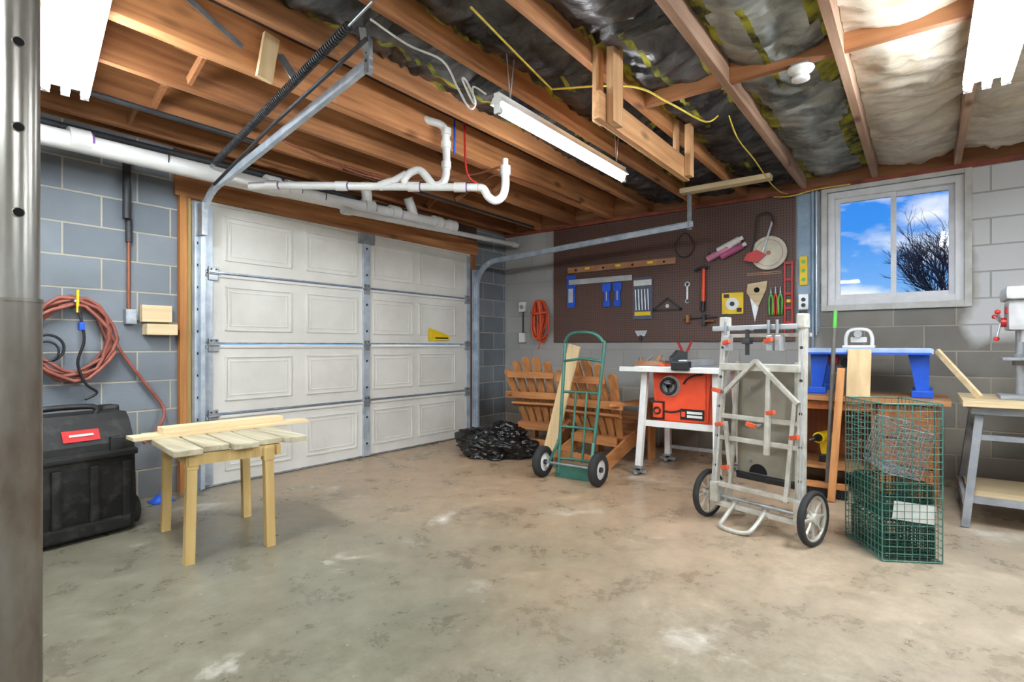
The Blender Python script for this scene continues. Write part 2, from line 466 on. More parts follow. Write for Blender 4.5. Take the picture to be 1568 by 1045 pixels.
b.rng(XR + .02, XR + .18, YF, YB, ZJ, ZS, WY)
b.rng(XL, XR + .18, YB + .02, YB + .2, ZJ, ZS, JO)
b.rng(XL - .2, XL - .04, YF, YB, ZJ, ZS, WY)
b.rng(XL, XR + .18, YF - .2, YF - .02, ZJ, ZS, JO)
b.done(True)
SILL = pm('sill_plate_red', (150, 74, 52), (110, 52, 38), rough=0.7)
b = B('trim_sill_plate'); b.rng(XR - .03, XR + .0, YF, YB - .02, ZJ - .035, ZJ - .002, SILL); b.done(True)

ys = [-3.33, -2.81, -2.29, -1.77, -1.25, -0.73, -0.207, 0.33, 0.86, 1.35, 1.83, 2.30, 2.78, 3.26, 3.74, 4.14]
for i, y in enumerate(ys):
    b = B('ceiling_joist')
    mat = JP if y < 1.0 else JO
    w = 0.042
    if y in (2.78,): w = 0.084
    b.rng(XL + .002, XR - .002, y - w / 2, y + w / 2, ZJ, ZS - .002, mat, bev=0.003)
    b.done()
for i in range(len(ys) - 1):
    y0, y1 = ys[i] + .022, ys[i + 1] - .022
    if -1.3 < y0 < 1.3:
        b = B('joist_blocking'); b.rng(3.06, 3.10, y0, y1, ZJ + .01, ZS - .005, WY); b.done()
    if y0 > 2.5:
        for X in (1.25, 3.9):
            b = B('joist_bridging')
            b.beam((X, y0 + .03, ZJ + .03), (X, y1 - .03, ZS - .03), .02, .05, WY); b.beam((X + .06, y0 + .03, ZS - .03), (X + .06, y1 - .03, ZJ + .03), .02, .05, WY); b.done()
b = B('joist_blocking'); b.rng(3.3, 3.34, 3.26 + .025, 3.26 + .45, ZJ + .02, ZS - .005, WY); b.done()

for i in range(len(ys) - 1):
    y0, y1 = ys[i] + .023, ys[i + 1] - .023
    if y0 > 2.2: continue
    if abs(ys[i] + 0.207) < .01: mat = INS_S
    elif abs(ys[i] - 0.33) < .01: mat = INS_G
    elif ys[i] < -0.3: mat = INS_S
    else: mat = INS_D
    b = B('insulation_batt'); nx, ny = 460, 14
    x0, x1 = -2.5, XR - .03
    vs = []
    for a in range(nx + 1):
        for c in range(ny + 1):
            X = x0 + (x1 - x0) * a / nx; Y = y0 + (y1 - y0) * c / ny
            q = c / ny; sag = math.sin(q * math.pi)
            h = noise.noise(V((X * 1.2, Y * 2, i * 3.1))) * .03
            wv = noise.noise(V((X * 3, Y * 3, 4))) * 2.5
            h += abs(noise.noise(V((X * 8 + wv, Y * 3.0 + wv * .3, i * 5.7)))) * .075
            h += abs(noise.noise(V((X * 20 + wv, Y * 9, i * 2.7)))) * .018
            z = ZJ + .085 - sag * .045 + h
            vs.append((X, Y, min(z, ZS - .01)))
    fd, fy = [], []
    for a in range(nx):
        for c in range(ny):
            f = [a * (ny + 1) + c, (a + 1) * (ny + 1) + c, (a + 1) * (ny + 1) + c + 1, a * (ny + 1) + c + 1]
            e = noise.noise(V((a * .04, i * 7.3, 0.5 if c < 4 else 9.5)))
            e2 = noise.noise(V((a * .015, i * 3.3, 5.5)))
            if mat is not INS_S and ((c < 1 + e * 2.5) or (c >= ny - 1 - e * 2.5) or (c == 8 and e2 > .1)): fy.append(f)
            else: fd.append(f)
    b.add(vs, fd, mat, True); b.add(vs, fy, INS_Y, True)
    b.done()

# ------------------------------------------------------------------ garage door
b = B('door_garage')
DX0, DX1, DZ = 1.842, 4.77, 2.13
DYF = 4.235
cols = [(1.983, 2.529), (2.668, 3.189), (3.378, 3.882), (3.975, 4.525)]
h = DZ / 4
for r in range(4):
    z0 = r * h + .004; z1 = (r + 1) * h - .004
    b.rng(DX0, DX1, DYF, DYF + .045, z0, z1, DOORM, bev=.004)
    b.rng(DX0, DX1, DYF - .014, DYF + .01, z1 - .022, z1, DOORM, bev=.004)
    b.rng(DX0, DX1, DYF - .006, DYF + .01, z0, z0 + .014, STEEL, bev=.002)
    for (xa, xb) in cols:
        za, zb = z0 + .10, z1 - .085
        for k, (o, dd) in enumerate(((0, .010), (.035, .004))):
            t = .012
            A, C, E, F = xa + o, xb - o, za + o, zb - o
            b.rng(A, C, DYF - dd, DYF + .01, F - t, F, DOORM, bev=.004)
            b.rng(A, C, DYF - dd, DYF + .01, E, E + t, DOORM, bev=.004)
            b.rng(A, A + t, DYF - dd, DYF + .01, E, F, DOORM, bev=.004)
            b.rng(C - t, C, DYF - dd, DYF + .01, E, F, DOORM, bev=.004)
    for X in (DX0 + .02, DX1 - .02):
        b.rng(X - .03, X + .03, DYF - .008, DYF + .01, z0 + .02, z1 - .025, TRACK)
    if r < 3:
        for X in (DX0 + .05, 3.29, DX1 - .05):
            b.rng(X - .035, X + .035, DYF - .022, DYF - .004, z1 - .05, z1 + .05, STEEL, bev=.004)
            b.cyl((X - .04, DYF - .022, z1), (X + .04, DYF - .022, z1), .009, STEEL, n=10)
            for sx in (-.018, .018):
                b.cyl((X + sx, DYF - .022, z1 + .032), (X + sx, DYF - .03, z1 + .032), .006, IRON, n=6)
b.rng(3.25, 3.33, DYF - .02, DYF + .01, .01, DZ - .01, TRACK, bev=.004)
for r in range(4):
    for zz in (.13, .38):
        b.cyl((3.29, DYF - .019, r * h + zz), (3.29, DYF - .022, r * h + zz), .012, IRON, n=8)
b.rng(3.20, 3.38, DYF - .03, DYF, DZ - .11, DZ - .005, STEEL, bev=.004)
b.rng(DX0, DX1, DYF - .004, DYF + .05, -.0, .012, RUB)
b.rng(DX0 - .02, DX0 + .01, DYF + .0, DYF + .04, 0.01, DZ, TRACK)
b.done(True)
b = B('warning_sticker'); b.poly([(4.10, 4.2195, 1.25), (4.14, 4.2195, 1.245), (4.42, 4.2195, 1.17), (4.42, 4.2195, 1.12), (4.10, 4.2195, 1.11)], (0, -.001, 0), YEL)
b.rng(4.2, 4.4, 4.2175, 4.2184, 1.135, 1.15, BLK); b.done()
b = B('trim_door_jamb')
b.rng(1.665, 1.71, YB - .05, YB + .19, 0, ZJ - .34, WZ, bev=.003); b.rng(1.712, 1.75, YB - .02, YB + .19, 0, ZJ - .34, TANZ)
b.rng(4.86, 4.90, YB - .02, YB + .19, 0, ZJ - .34, WZ)
b.rng(1.75, DX0, YB + .03, YB + .08, 0, 2.13, WHT); b.rng(DX1, 4.86, YB + .03, YB + .08, 0, 2.13, WHT)
b.done(True)
b = B('trim_door_header')
b.rng(1.64, 4.93, YB - .035, YB + .19, 2.13, 2.30, JO, bev=.003)
b.rng(1.64, 4.93, YB - .01, YB + .19, 2.302, ZJ - .002, SUBF)
b.done(True)
b = B('exterior_driveway_slab'); b.rng(1.4, 5.2, YB + .6, 10, -.15, -.02, FLOOR); b.done(True)

def channel(b, pts, mat, up, w=.05, d=.022):
    for i in range(len(pts) - 1):
        p, q = V(pts[i]), V(pts[i + 1]); u = V(up)
        b.beam(p, q, .004, w, mat, up=UP if abs((q - p).normalized().z) < .9 else V((0, 1, 0)))
        dr = (q - p).normalized(); sd = dr.cross(u).normalized()
        for sg in (-1, 1):
            o = sd * sg * w / 2
            b.beam(p + o + u * d / 2, q + o + u * d / 2, d, .004, mat, up=sd)

def arcpts(x, y0, z0, y1, z1, n=8):
    return [(x, y0 + (y1 - y0) * (1 - math.cos(a)), z0 + (z1 - z0) * math.sin(a)) for a in [math.pi / 2 * i / n for i in range(n + 1)]]
b = B('door_track')
pts = [(1.775, 4.17, 0.02)] + arcpts(1.775, 4.17, 1.88, 3.84, 2.19) + [(1.665, 2.12, 2.42)]
channel(b, pts, TRACK, (1, 0, 0), w=.045, d=.028)
b.rng(1.75, 1.80, 4.19, 4.235, .0, 2.1, TRACK)
for k in range(12): b.cyl((1.775, 4.188, .2 + .16 * k), (1.775, 4.186, .2 + .16 * k), .012, IRON, n=8)
b.rng(1.76, 1.80, 4.10, 4.235, 1.85, 2.08, STEEL)
b.beam((1.66, 2.13, 2.36), (1.66, 2.13, ZS - .02), .035, .004, STEEL, up=(1, 0, 0)); b.beam((1.678, 2.13, 2.36), (1.678, 2.13, ZS - .02), .004, .035, STEEL, up=(1, 0, 0))
for k in range(7): b.cyl((1.657, 2.13, 2.42 + .038 * k), (1.6555, 2.13, 2.42 + .038 * k), .007, IRON, n=8)
b.beam((1.64, 2.11, 2.45), (1.55, 2.02, ZJ + .02), .03, .004, STEEL)
b.done()
b = B('door_track')
pts = [(4.84, 4.17, 0.02)] + arcpts(4.84, 4.17, 1.74, 3.86, 2.03) + [(4.84, 1.64, 2.14)]
channel(b, pts, TRACK, (-1, 0, 0), w=.05, d=.028)
b.beam((4.86, 1.68, 2.10), (4.86, 1.68, 2.42), .04, .004, STEEL, up=(1, 0, 0)); b.beam((4.84, 1.68, 2.10), (4.84, 1.68, 2.42), .004, .035, STEEL, up=(1, 0, 0))
b.rng(4.82, 4.90, 4.19, 4.235, 0, 1.95, TRACK)
b.done()
b = B('extension_spring')
p0, p1 = V((1.69, 3.74, 2.27)), V((1.45, 1.98, 2.435))
d = (p1 - p0); L = d.length; d.normalize(); x, y, _ = b.frame(d); pts = []
T = 95
for i in range(T * 8 + 1):
    a = i / 8 * 2 * math.pi; pts.append(p0 + d * (L * i / (T * 8)) + (x * math.cos(a) + y * math.sin(a)) * .018)
b.tube(pts, .005, IRON, n=5)
b.cyl(p0 - d * .08, p0, .012, STEEL); b.cyl(p1, p1 + d * .2, .006, STEEL)
b.tube([(1.71, 3.8, 2.14), (1.62, 2.9, 2.29), (1.52, 1.95, 2.40)], .010, IRON, n=8)
b.done()

# ------------------------------------------------------------------ pipes
b = B('drain_pipe')
Yp = 3.9
b.cyl((-1.0, Yp, 2.21), (2.2, Yp, 2.24), .056, PVC, n=24)
b.cyl((2.2, Yp, 2.24), (4.1, Yp, 2.295), .052, PVC, n=24)
for X in (1.0, 2.17, 2.33, 3.05, 3.35, 3.9):
    z = 2.21 + (X + 1) * .0165
    b.cyl((X - .05, Yp, z), (X + .05, Yp, z + .002), .066, PVC, n=24)
    b.cyl((X + .052, Yp, z), (X + .064, Yp, z), .0575, PVCP, n=24)
for X in (1.45, 2.6): b.ring((X, Yp, 2.21 + (X + 1) * .0165), (1, 0, 0), .058, .004, IRON, n=24)
b.cyl((4.07, Yp, 2.295), (4.16, Yp, 2.297), .062, PVC, n=24)
b.tube([(3.05, Yp, 2.28), (3.02, Yp - .03, 2.38), (2.98, Yp - .05, 2.47)], .045, PVC, n=16)
b.tube([(3.6, Yp, 2.29), (3.57, Yp, 2.36), (3.52, Yp, 2.46)], .045, PVC, n=16)
b.done()
b = B('vent_pipe')
b.cyl((2.75, 3.80, 2.17), (5.36, 4.0, 2.30), .026, PVC, n=16); b.cyl((5.30, 3.995, 2.297), (5.39, 4.0, 2.30), .035, PVC, n=16)
b.cyl((2.72, 3.80, 2.17), (2.80, 3.804, 2.172), .034, PVC, n=16)
b.done()
b = B('trap_drain_pipe')
A = V((2.0, 3.62, 2.17)); E = V((2.86, 2.46, 2.15)); dd = (E - A).normalized()
b.cyl(A, E, .027, PVC, n=18); b.cyl(A + dd * -.14 + V((0, 0, -.01)), A, .027, PVC, n=18)
for t in (.02, .5, 1.0, 1.32):
    p = A + dd * t; b.cyl(p - dd * .04, p + dd * .04, .034, PVC, n=18)
    b.cyl(p + dd * .042, p + dd * .05, .0285, PVCP, n=18)
b.tube([E, E + dd * .04 + V((0, 0, -.01)), E + dd * .07 + V((0, 0, -.06)), E + dd * .12 + V((0, 0, -.09)), E + dd * .17 + V((0, 0, -.06)), E + dd * .19 + V((0, 0, .01)), E + dd * .19 + V((0, 0, .10)), E + dd * .19 + V((0, 0, .13))], .028, PVC, n=16, cat=5)
b.cyl(E + dd * .19 + V((0, 0, .09)), E + dd * .19 + V((0, 0, .15)), .036, PVC, n=18); b.cyl(E + dd * .19 + V((0, 0, .15)), E + dd * .19 + V((0, 0, .20)), .020, PVC, n=18)
Q = A + dd * .95
b.tube([Q, Q + V((-.01, .01, .05)), Q + dd * .03 + V((0, 0, .10)), Q + dd * .09 + V((0, 0, .115)), Q + dd * .14 + V((0, 0, .07)), Q + dd * .19 + V((0, 0, .015)), Q + dd * .25 + V((0, 0, .03)), Q + dd * .275 + V((0, 0, .10)), Q + dd * .275 + V((0, 0, .30)), Q + dd * .27 + V((0, 0, .38)), Q + dd * .24 + V((0, 0, .43)), Q + dd * .15 + V((0, 0, .46)), Q + dd * .04 + V((0, .0, .49))], .027, PVC, n=16, cat=5)
for z in (.13, .27, .36): b.cyl(Q + dd * .275 + V((0, 0, z)), Q + dd * .275 + V((0, 0, z + .045)), .035, PVC, n=18)
b.cyl(Q + dd * -.19 + V((0, 0, .0)), Q + dd * -.10 + V((0, 0, .03)), .034, PVC, n=18); b.cyl(Q + dd * -.16 + V((0, 0, .0)), Q + dd * .0 + V((0, 0, .09)), .026, PVC, n=18)
b.done()
b = B('iron_gas_pipe')
b.cyl((.2, 4.02, 2.33), (3.1, 4.02, 2.37), .022, IRON); b.cyl((.2, 3.60, 2.42), (1.9, 3.6, 2.43), .016, IRON)
b.cyl((2.6, 3.62, 2.44), (5.2, 3.62, 2.44), .013, IRON); b.cyl((1.34, 4.22, 2.36), (1.34, 4.22, 1.9), .024, IRON)
b.cyl((1.34, 4.02, 2.35), (1.34, 4.22, 2.36), .02, IRON)
b.done()
b = B('water_supply_line')
b.tube([(2.3, 3.5, 2.42), (3.0, 3.4, 2.40), (3.45, 3.0, 2.42), (3.5, 2.7, 2.44), (4.6, 2.65, 2.44)], .009, COP, cat=5)
b.tube([(2.0, 3.45, 2.44), (2.8, 3.45, 2.38), (3.25, 2.95, 2.42), (3.3, 2.6, 2.44)], .009, COP, cat=5)
b.tube([(2.9, 2.62, 2.66), (2.9, 2.6, 2.3), (2.98, 2.56, 2.22)], .008, RED, cat=4)
b.tube([(2.84, 2.66, 2.66), (2.84, 2.66, 2.42)], .008, BLU)
b.done()
b = B('wall_conduit')
b.cyl((1.36, YB - .02, 1.78), (1.36, YB - .02, 1.30), .011, COP); b.cyl((1.36, YB - .024, 1.75), (1.36, YB - .024, 1.9), .02, IRON)
b.rng(1.335, 1.40, YB - .05, YB - .002, 1.20, 1.30, STEEL, bev=.005); b.cyl((1.38, YB - .03, 1.22), (1.42, YB - .03, 1.22), .008, IRON)
b.done()
b = B('wood_mounting_block')
b.rng(1.43, 1.615, YB - .05, YB - .002, 1.22, 1.335, PALEX, bev=.004); b.rng(1.445, 1.635, YB - .09, YB - .002, 1.13, 1.205, PALEX, bev=.004); b.done()

# ------------------------------------------------------------------ light fixtures
def fixture(x, y, z, L, rot, tubes, w, hh=.05):
    b = B('fluorescent_shop_light', place(x, y, z, rot))
    b.poly([(-L / 2, -w / 2, .0), (-L / 2, w / 2, .0), (-L / 2, w / 2 * .55, hh), (-L / 2, -w / 2 * .55, hh)], (L, 0, 0), WHT)
    b.rng(-L / 2, L / 2, -w * .2, w * .2, hh, hh + .02, WHT)
    zt = -.026
    for k in range(tubes):
        yy = (k - (tubes - 1) / 2) * (w * .78 / max(tubes - 1, 1)) if tubes > 1 else 0
        b.cyl((-L / 2 + .03, yy, zt), (L / 2 - .03, yy, zt), .019, TUBE, n=14)
        for sx in (-1, 1):
            b.cyl((sx * (L / 2 - .03), yy, zt), (sx * (L / 2 - .008), yy, zt), .0195, ALU, n=14)
            b.rng(sx * (L / 2 - .008) - .006, sx * (L / 2 - .008) + .006, yy - .017, yy + .017, -.046, 0, WHT)
    for sx in (-1, 1):
        top = ZJ - z - .003
        b.tube([(sx * L * .42, 0, hh + .02), (sx * L * .42 + .03, 0, top)], .003, STEEL, n=6)
        b.tube([(sx * L * .42, 0, hh + .02), (sx * L * .42 - .03, 0, top)], .003, STEEL, n=6)
    return b.done()
fixture(.72, 2.90, 2.375, 1.22, 78.5, 3, .20)
fixture(2.69, 1.61, 2.20, 1.37, 0, 1, .075, hh=.03)
fixture(2.96, -.246, 2.37, 1.22, 0, 3, .185)
fixture(-.6, -1.3, 2.37, 1.22, 0, 3, .22)  # added fill light, unseen behind the camera
fixture(2.4, -2.2, 2.37, 1.22, 0, 3, .22)  # second added fixture out of view, there to brighten the room
fixture(-1.6, 1.6, 2.37, 1.22, 90, 3, .22)  # third added fill fixture, also behind the camera
b = B('porcelain_lampholder')
b.rng(3.05, 3.13, .46, .54, 2.466, 2.478, STEEL)
b.lathe((3.09, .50, 2.466), (0, 0, -1), [(0, -.0), (.06, -.0), (.064, .008), (.056, .02), (.04, .026), (.034, .045), (.042, .05), (.042, .062), (.025, .066), (0, .066)], WHT)
b.done()

b = B('yellow_cable')
b.tube([(2.5, 1.62, 2.455), (2.7, 1.25, 2.44), (3.0, 1.15, 2.43), (3.3, 1.05, 2.40), (3.4, 1.0, 2.455)], .0055, YCB, cat=8, n=6)
b.tube([(3.45, .95, 2.46), (3.65, .95, 2.38), (4.1, .95, 2.36), (4.7, .98, 2.36), (5.2, 1.0, 2.40), (5.42, .98, 2.43)], .005, YCB, cat=8, n=6)
b.tube([(5.42, 1.1, 2.42), (5.4, .95, 2.40), (5.42, .75, 2.43), (5.42, .5, 2.43)], .006, YCB, cat=8, n=6)
b.tube([(1.7, 1.5, 2.46), (2.2, 1.58, 2.46), (2.5, 1.62, 2.455)], .0055, YCB, cat=8, n=6)
b.done()
b = B('hanging_white_cord')
b.tube([(1.5, 1.9, 2.46), (1.66, 1.84, 2.40), (1.80, 1.76, 2.36), (1.88, 1.74, 2.26), (1.94, 1.72, 2.18), (1.97, 1.71, 2.22), (1.92, 1.72, 2.30), (1.88, 1.71, 2.29), (1.95, 1.70, 2.20), (1.93, 1.69, 2.27), (1.99, 1.66, 2.25)], .005, WCB, cat=8, n=6)
b.done()

b = B('wood_ceiling_bracket')
b.rng(2.38, 3.66, 1.265, 1.303, 2.17, 2.31, BRKX, bev=.003)
b.rng(2.45, 2.56, 1.225, 1.263, 2.17, 2.62, BRKZ, bev=.003)
b.rng(2.42, 2.50, 1.305, 1.327, 2.18, 2.69, BRKZ, bev=.003)
b.rng(3.56, 3.63, 1.225, 1.263, 2.18, 2.52, BRKZ, bev=.003); b.rng(3.52, 3.58, 1.305, 1.327, 2.19, 2.66, BRKZ)
b.done()
b = B('track_hanger_board'); b.rng(4.80, 4.90, 1.0, 1.75, 2.425, 2.468, PALEY, bev=.003); b.done()
b = B('wood_cleat'); b.beam((1.46, 2.70, 2.42), (1.50, 2.70, 2.66), .08, .025, PALEZ, up=(0, 1, 0)); b.done()
b = B('joist_strap'); b.beam((1.62, 2.66, 2.46), (1.56, 2.725, 2.60), .05, .004, STEEL, up=(0, 1, 0)); b.beam((1.36, 2.72, 2.55), (1.05, 2.72, 2.69), .03, .004, STEEL, up=(0, 1, 0)); b.done()

# ------------------------------------------------------------------ steel column
b = B('steel_column')
cx, cy = .285, 1.515
b.cyl((cx, cy, 1.145), (cx, cy, ZJ - .012), .0365, POST, n=40); b.cyl((cx, cy, .01), (cx, cy, 1.145), .0405, POSTL, n=40)
b.cyl((cx, cy, 1.143), (cx, cy, 1.150), .0425, POSTL, n=40)
b.rng(cx - .09, cx + .09, cy - .07, cy + .07, ZJ - .012, ZJ - .001, POST); b.rng(cx - .08, cx + .08, cy - .08, cy + .08, 0, .01, POSTL)
dv = V((-cx, -cy, 0)).normalized(); dv = (Matrix.Rotation(math.radians(3), 3, 'Z') @ dv)
for z in (1.325, 1.50, 1.675, 1.85, 2.03, 2.2):
    p = V((cx, cy, z)) + dv * .033
    b.cyl(p, p + dv * .0042, .0095, HOLE, n=16); b.ring(p + dv * .0038, dv, .0100, .0012, POST, n=20, m=6)
b.done()

# ------------------------------------------------------------------ window
b = B('window_1')
xo = XR
b.rng(xo - .02, xo + .02, WY0 - .045, WY0, WZ0 - .05, WZ1 + .045, CASE, bev=.004); b.rng(xo - .02, xo + .02, WY1, WY1 + .045, WZ0 - .05, WZ1 + .045, CASE, bev=.004)
b.rng(xo - .02, xo + .02, WY0, WY1, WZ1, WZ1 + .045, CASE, bev=.004); b.rng(xo - .035, xo + .02, WY0, WY1, WZ0 - .05, WZ0, CASE, bev=.004)
fw = .055
b.rng(xo + .02, xo + .13, WY0, WY0 + fw, WZ0, WZ1, VINYL, bev=.004); b.rng(xo + .02, xo + .13, WY1 - fw, WY1, WZ0, WZ1, VINYL, bev=.004)
b.rng(xo + .02, xo + .13, WY0 + fw, WY1 - fw, WZ1 - fw, WZ1, VINYL); b.rng(xo + .02, xo + .13, WY0 + fw, WY1 - fw, WZ0, WZ0 + fw, VINYL)
mid = .205
def sash(y0, y1, x):
    t = .038; z0, z1 = WZ0 + fw, WZ1 - fw
    b.rng(x, x + .03, y0, y0 + t, z0, z1, VINYL, bev=.003); b.rng(x, x + .03, y1 - t, y1, z0, z1, VINYL, bev=.003)
    b.rng(x, x + .03, y0 + t, y1 - t, z0, z0 + t, VINYL, bev=.003); b.rng(x, x + .03, y0 + t, y1 - t, z1 - t, z1, VINYL, bev=.003)
    b.rng(x + .013, x + .017, y0 + t, y1 - t, z0 + t, z1 - t, GLASS)
sash(mid - .02, WY1 - fw, xo + .05); sash(WY0 + fw, mid + .02, xo + .085)
b.rng(xo + .04, xo + .05, mid - .012, mid + .01, 1.85, 1.92, VINYL)
b.done(True)

# ------------------------------------------------------------------ pegboard and tools
b = B('pegboard'); b.rng(XR - .025, XR - .012, .93, 3.52, 1.10, 2.43, PEG)
for y in (.96, 1.8, 2.65, 3.49): b.rng(XR - .012, XR - .001, y - .02, y + .02, 1.1, 2.43, WZ)
b.done()
PX = XR - .027
def pr(b, y0, y1, z0, z1, mat, th=.02, off=.0, bev=.003): b.rng(PX - off - th, PX - off, y0, y1, z0, z1, mat, bev=bev)
b = B('wood_spirit_level'); pr(b, 2.03, 3.31, 1.90, 1.965, BRZ, .025)
for y in (2.3, 2.67, 3.05): pr(b, y - .03, y + .03, 1.925, 1.95, YEL, .004, .024, 0)
for y in (2.15, 2.5, 2.85, 3.2): b.cyl((PX - .024, y, 1.93), (PX - .027, y, 1.93), .012, HOLE, n=12)
b.done()
b = B('t_square'); pr(b, 2.51, 3.30, 1.765, 1.825, ALU, .006, .012); pr(b, 3.22, 3.32, 1.50, 1.74, BLU, .02); pr(b, 3.21, 3.33, 1.74, 1.87, BLU, .012); pr(b, 3.24, 3.30, 1.56, 1.72, ALU, .004, .02, 0); b.done()
b = B('quick_clamp')
for o in (0, .13):
    pr(b, 2.65 + o, 2.71 + o, 1.49, 1.755, BLU, .02, .002); pr(b, 2.63 + o, 2.73 + o, 1.66, 1.755, BLU, .03, .002, .01); pr(b, 2.64 + o, 2.72 + o, 1.49, 1.56, BLU, .03, .002, .01)
    pr(b, 2.675 + o, 2.685 + o, 1.56, 1.66, ALU, .006, .022, 0)
b.done()
b = B('drill_bit_pack'); pr(b, 2.28, 2.50, 1.34, 1.79, pm('pack_slate', (84, 92, 112), rough=.4), .012)
for k in range(5): b.cyl((PX - .018, 2.32 + k * .035, 1.44), (PX - .018, 2.33 + k * .035, 1.66), .007, ALU, n=8)
pr(b, 2.29, 2.49, 1.70, 1.76, PAP, .002, .012, 0); pr(b, 2.30, 2.48, 1.38, 1.42, YEL, .002, .012, 0); b.done()
b = B('speed_square')
for p, q in (((2.28, 1.43), (1.97, 1.43)), ((2.28, 1.43), (2.12, 1.55)), ((2.12, 1.55), (1.97, 1.43))):
    b.beam((PX - .006, p[0], p[1]), (PX - .006, q[0], q[1]), .022, .008, BLK, up=(1, 0, 0))
b.cyl((PX - .002, 2.12, 1.47), (PX - .01, 2.12, 1.47), .02, ALU); b.done()
b = B('box_wrench'); b.beam((PX - .008, 1.91, 1.53), (PX - .008, 1.91, 1.66), .018, .008, ALU, up=(1, 0, 0)); b.ring((PX - .008, 1.91, 1.68), (1, 0, 0), .022, .008, ALU); b.ring((PX - .008, 1.91, 1.51), (1, 0, 0), .018, .007, ALU, a0=.5, a1=5.2); b.done()
b = B('claw_hammer'); b.cyl((PX - .03, 1.74, 1.82), (PX - .03, 1.745, 1.50), .016, ORG, r2=.02); b.cyl((PX - .03, 1.745, 1.50), (PX - .03, 1.75, 1.40), .021, BLK)
b.cyl((PX - .03, 1.70, 1.83), (PX - .03, 1.775, 1.83), .017, IRON, n=20); b.tube([(PX - .03, 1.77, 1.83), (PX - .03, 1.80, 1.825), (PX - .03, 1.82, 1.80)], .012, IRON, cat=3); b.done()
b = B('bar_clamp'); b.beam((PX - .02, 1.62, 1.34), (PX - .02, 1.94, 1.335), .02, .012, IRON); b.rng(PX - .05, PX - .005, 1.72, 1.75, 1.26, 1.37, IRON, bev=.004); b.rng(PX - .05, PX - .005, 1.88, 1.91, 1.29, 1.37, WZ, bev=.004)
b.cyl((PX - .04, 1.735, 1.30), (PX - .04, 1.64, 1.30), .01, WZ); b.done()
b = B('caulk_tube_holder')
for k, (m_, yy, zz) in enumerate(((PINK, 1.60, 1.95), (PAP, 1.50, 2.02), (pm('magenta_plastic', (180, 90, 130)), 1.47, 1.96))):
    b.cyl((PX - .04, yy + .10, zz - .04), (PX - .04, yy - .10, zz + .05), .032, m_, n=16); b.cyl((PX - .04, yy - .10, zz + .05), (PX - .04, yy - .13, zz + .064), .02, PAP, n=12)
b.tube([(PX - .03, 1.68, 1.98), (PX - .03, 1.71, 1.92), (PX - .03, 1.66, 1.90)], .006, IRON, cat=4); b.done()
b = B('hanging_black_cord')
b.tube([(PX - .01, 1.95, 2.20), (PX - .02, 2.03, 2.08), (PX - .01, 2.0, 1.98), (PX - .02, 1.90, 1.96), (PX - .01, 1.84, 2.05), (PX - .02, 1.88, 2.16)], .005, BLK, cat=6, n=6, closed=True); b.done()
b = B('circular_blade_case'); pr(b, 1.37, 1.57, 1.36, 1.57, YEL, .02, .0, .012)
b.cyl((PX - .02, 1.47, 1.46), (PX - .026, 1.47, 1.46), .06, WHT, n=24); b.cyl((PX - .026, 1.47, 1.46), (PX - .03, 1.47, 1.46), .022, BLK, n=16); pr(b, 1.385, 1.43, 1.38, 1.42, BLK, .002, .02, 0); pr(b, 1.50, 1.55, 1.52, 1.555, BLK, .002, .02, 0)
b.done()
b = B('hacksaw')
b.tube([(PX - .05, 1.30, 1.90), (PX - .05, 1.26, 2.05), (PX - .05, 1.24, 2.26), (PX - .05, 1.14, 2.28), (PX - .05, 1.10, 2.18)], .008, IRON, cat=3)
b.beam((PX - .05, 1.20, 1.90), (PX - .05, 1.11, 2.20), .016, .004, STEEL, up=(1, 0, 0))
b.poly([(PX - .045, 1.36, 1.86), (PX - .045, 1.24, 1.83), (PX - .045, 1.16, 1.90), (PX - .045, 1.24, 1.95), (PX - .045, 1.33, 1.92)], (-.02, 0, 0), RED); b.done()
b = B('sanding_disc'); b.cyl((PX - .022, 1.145, 1.915), (PX - .036, 1.145, 1.915), .155, pm('disc_ivory', (220, 214, 196), rough=.7), n=48); b.cyl((PX, 1.145, 1.915), (PX - .038, 1.145, 1.915), .02, BRZ, n=20)
b.ring((PX - .036, 1.145, 1.915), (1, 0, 0), .12, .002, BRZ, n=40); b.done()
b = B('hand_saw')
b.poly([(PX - .006, 1.33, 1.60), (PX - .006, 1.20, 1.58), (PX - .006, 1.27, 1.28)], (-.003, 0, 0), ALU)
b.poly([(PX - .004, 1.34, 1.56), (PX - .004, 1.33, 1.64), (PX - .004, 1.16, 1.66), (PX - .004, 1.17, 1.58), (PX - .004, 1.24, 1.42), (PX - .004, 1.30, 1.50)], (-.02, 0, 0), PALEY)
b.cyl((PX - .024, 1.25, 1.58), (PX - .026, 1.25, 1.58), .025, HOLE); b.done()
b = B('pliers')
for k, (m_, y) in enumerate(((LGRN, 1.13), (ORC, 1.09), (LGRN, 1.05))):
    for sg in (-1, 1): b.tube([(PX - .015, y, 1.54), (PX - .015, y + sg * .016, 1.48), (PX - .015, y + sg * .012, 1.34)], .008, m_, cat=4)
    b.cyl((PX - .015, y, 1.54), (PX - .015, y, 1.60), .012, STEEL, r2=.004)
b.done()
b = B('steel_ruler'); pr(b, 1.04, 1.34, 1.72, 1.745, BRZ, .006, .0, 0); b.rng(PX - .01, PX - .006, 1.05, 1.33, 1.73, 1.735, BLK); b.done()
b = B('red_box_level')
pr(b, .945, .96, 1.14, 1.83, RED, .022); pr(b, 1.005, 1.02, 1.14, 1.83, RED, .022)
for z in (1.15, 1.27, 1.40, 1.53, 1.66, 1.81): pr(b, .96, 1.005, z - .012, z + .012, RED, .018)
pr(b, .965, 1.0, 1.45, 1.48, YEL, .014); b.done()
b = B('trim_utility_board'); b.rng(XR - .011, XR - .001, .74, .915, 1.18, 2.42, PBL); b.done()
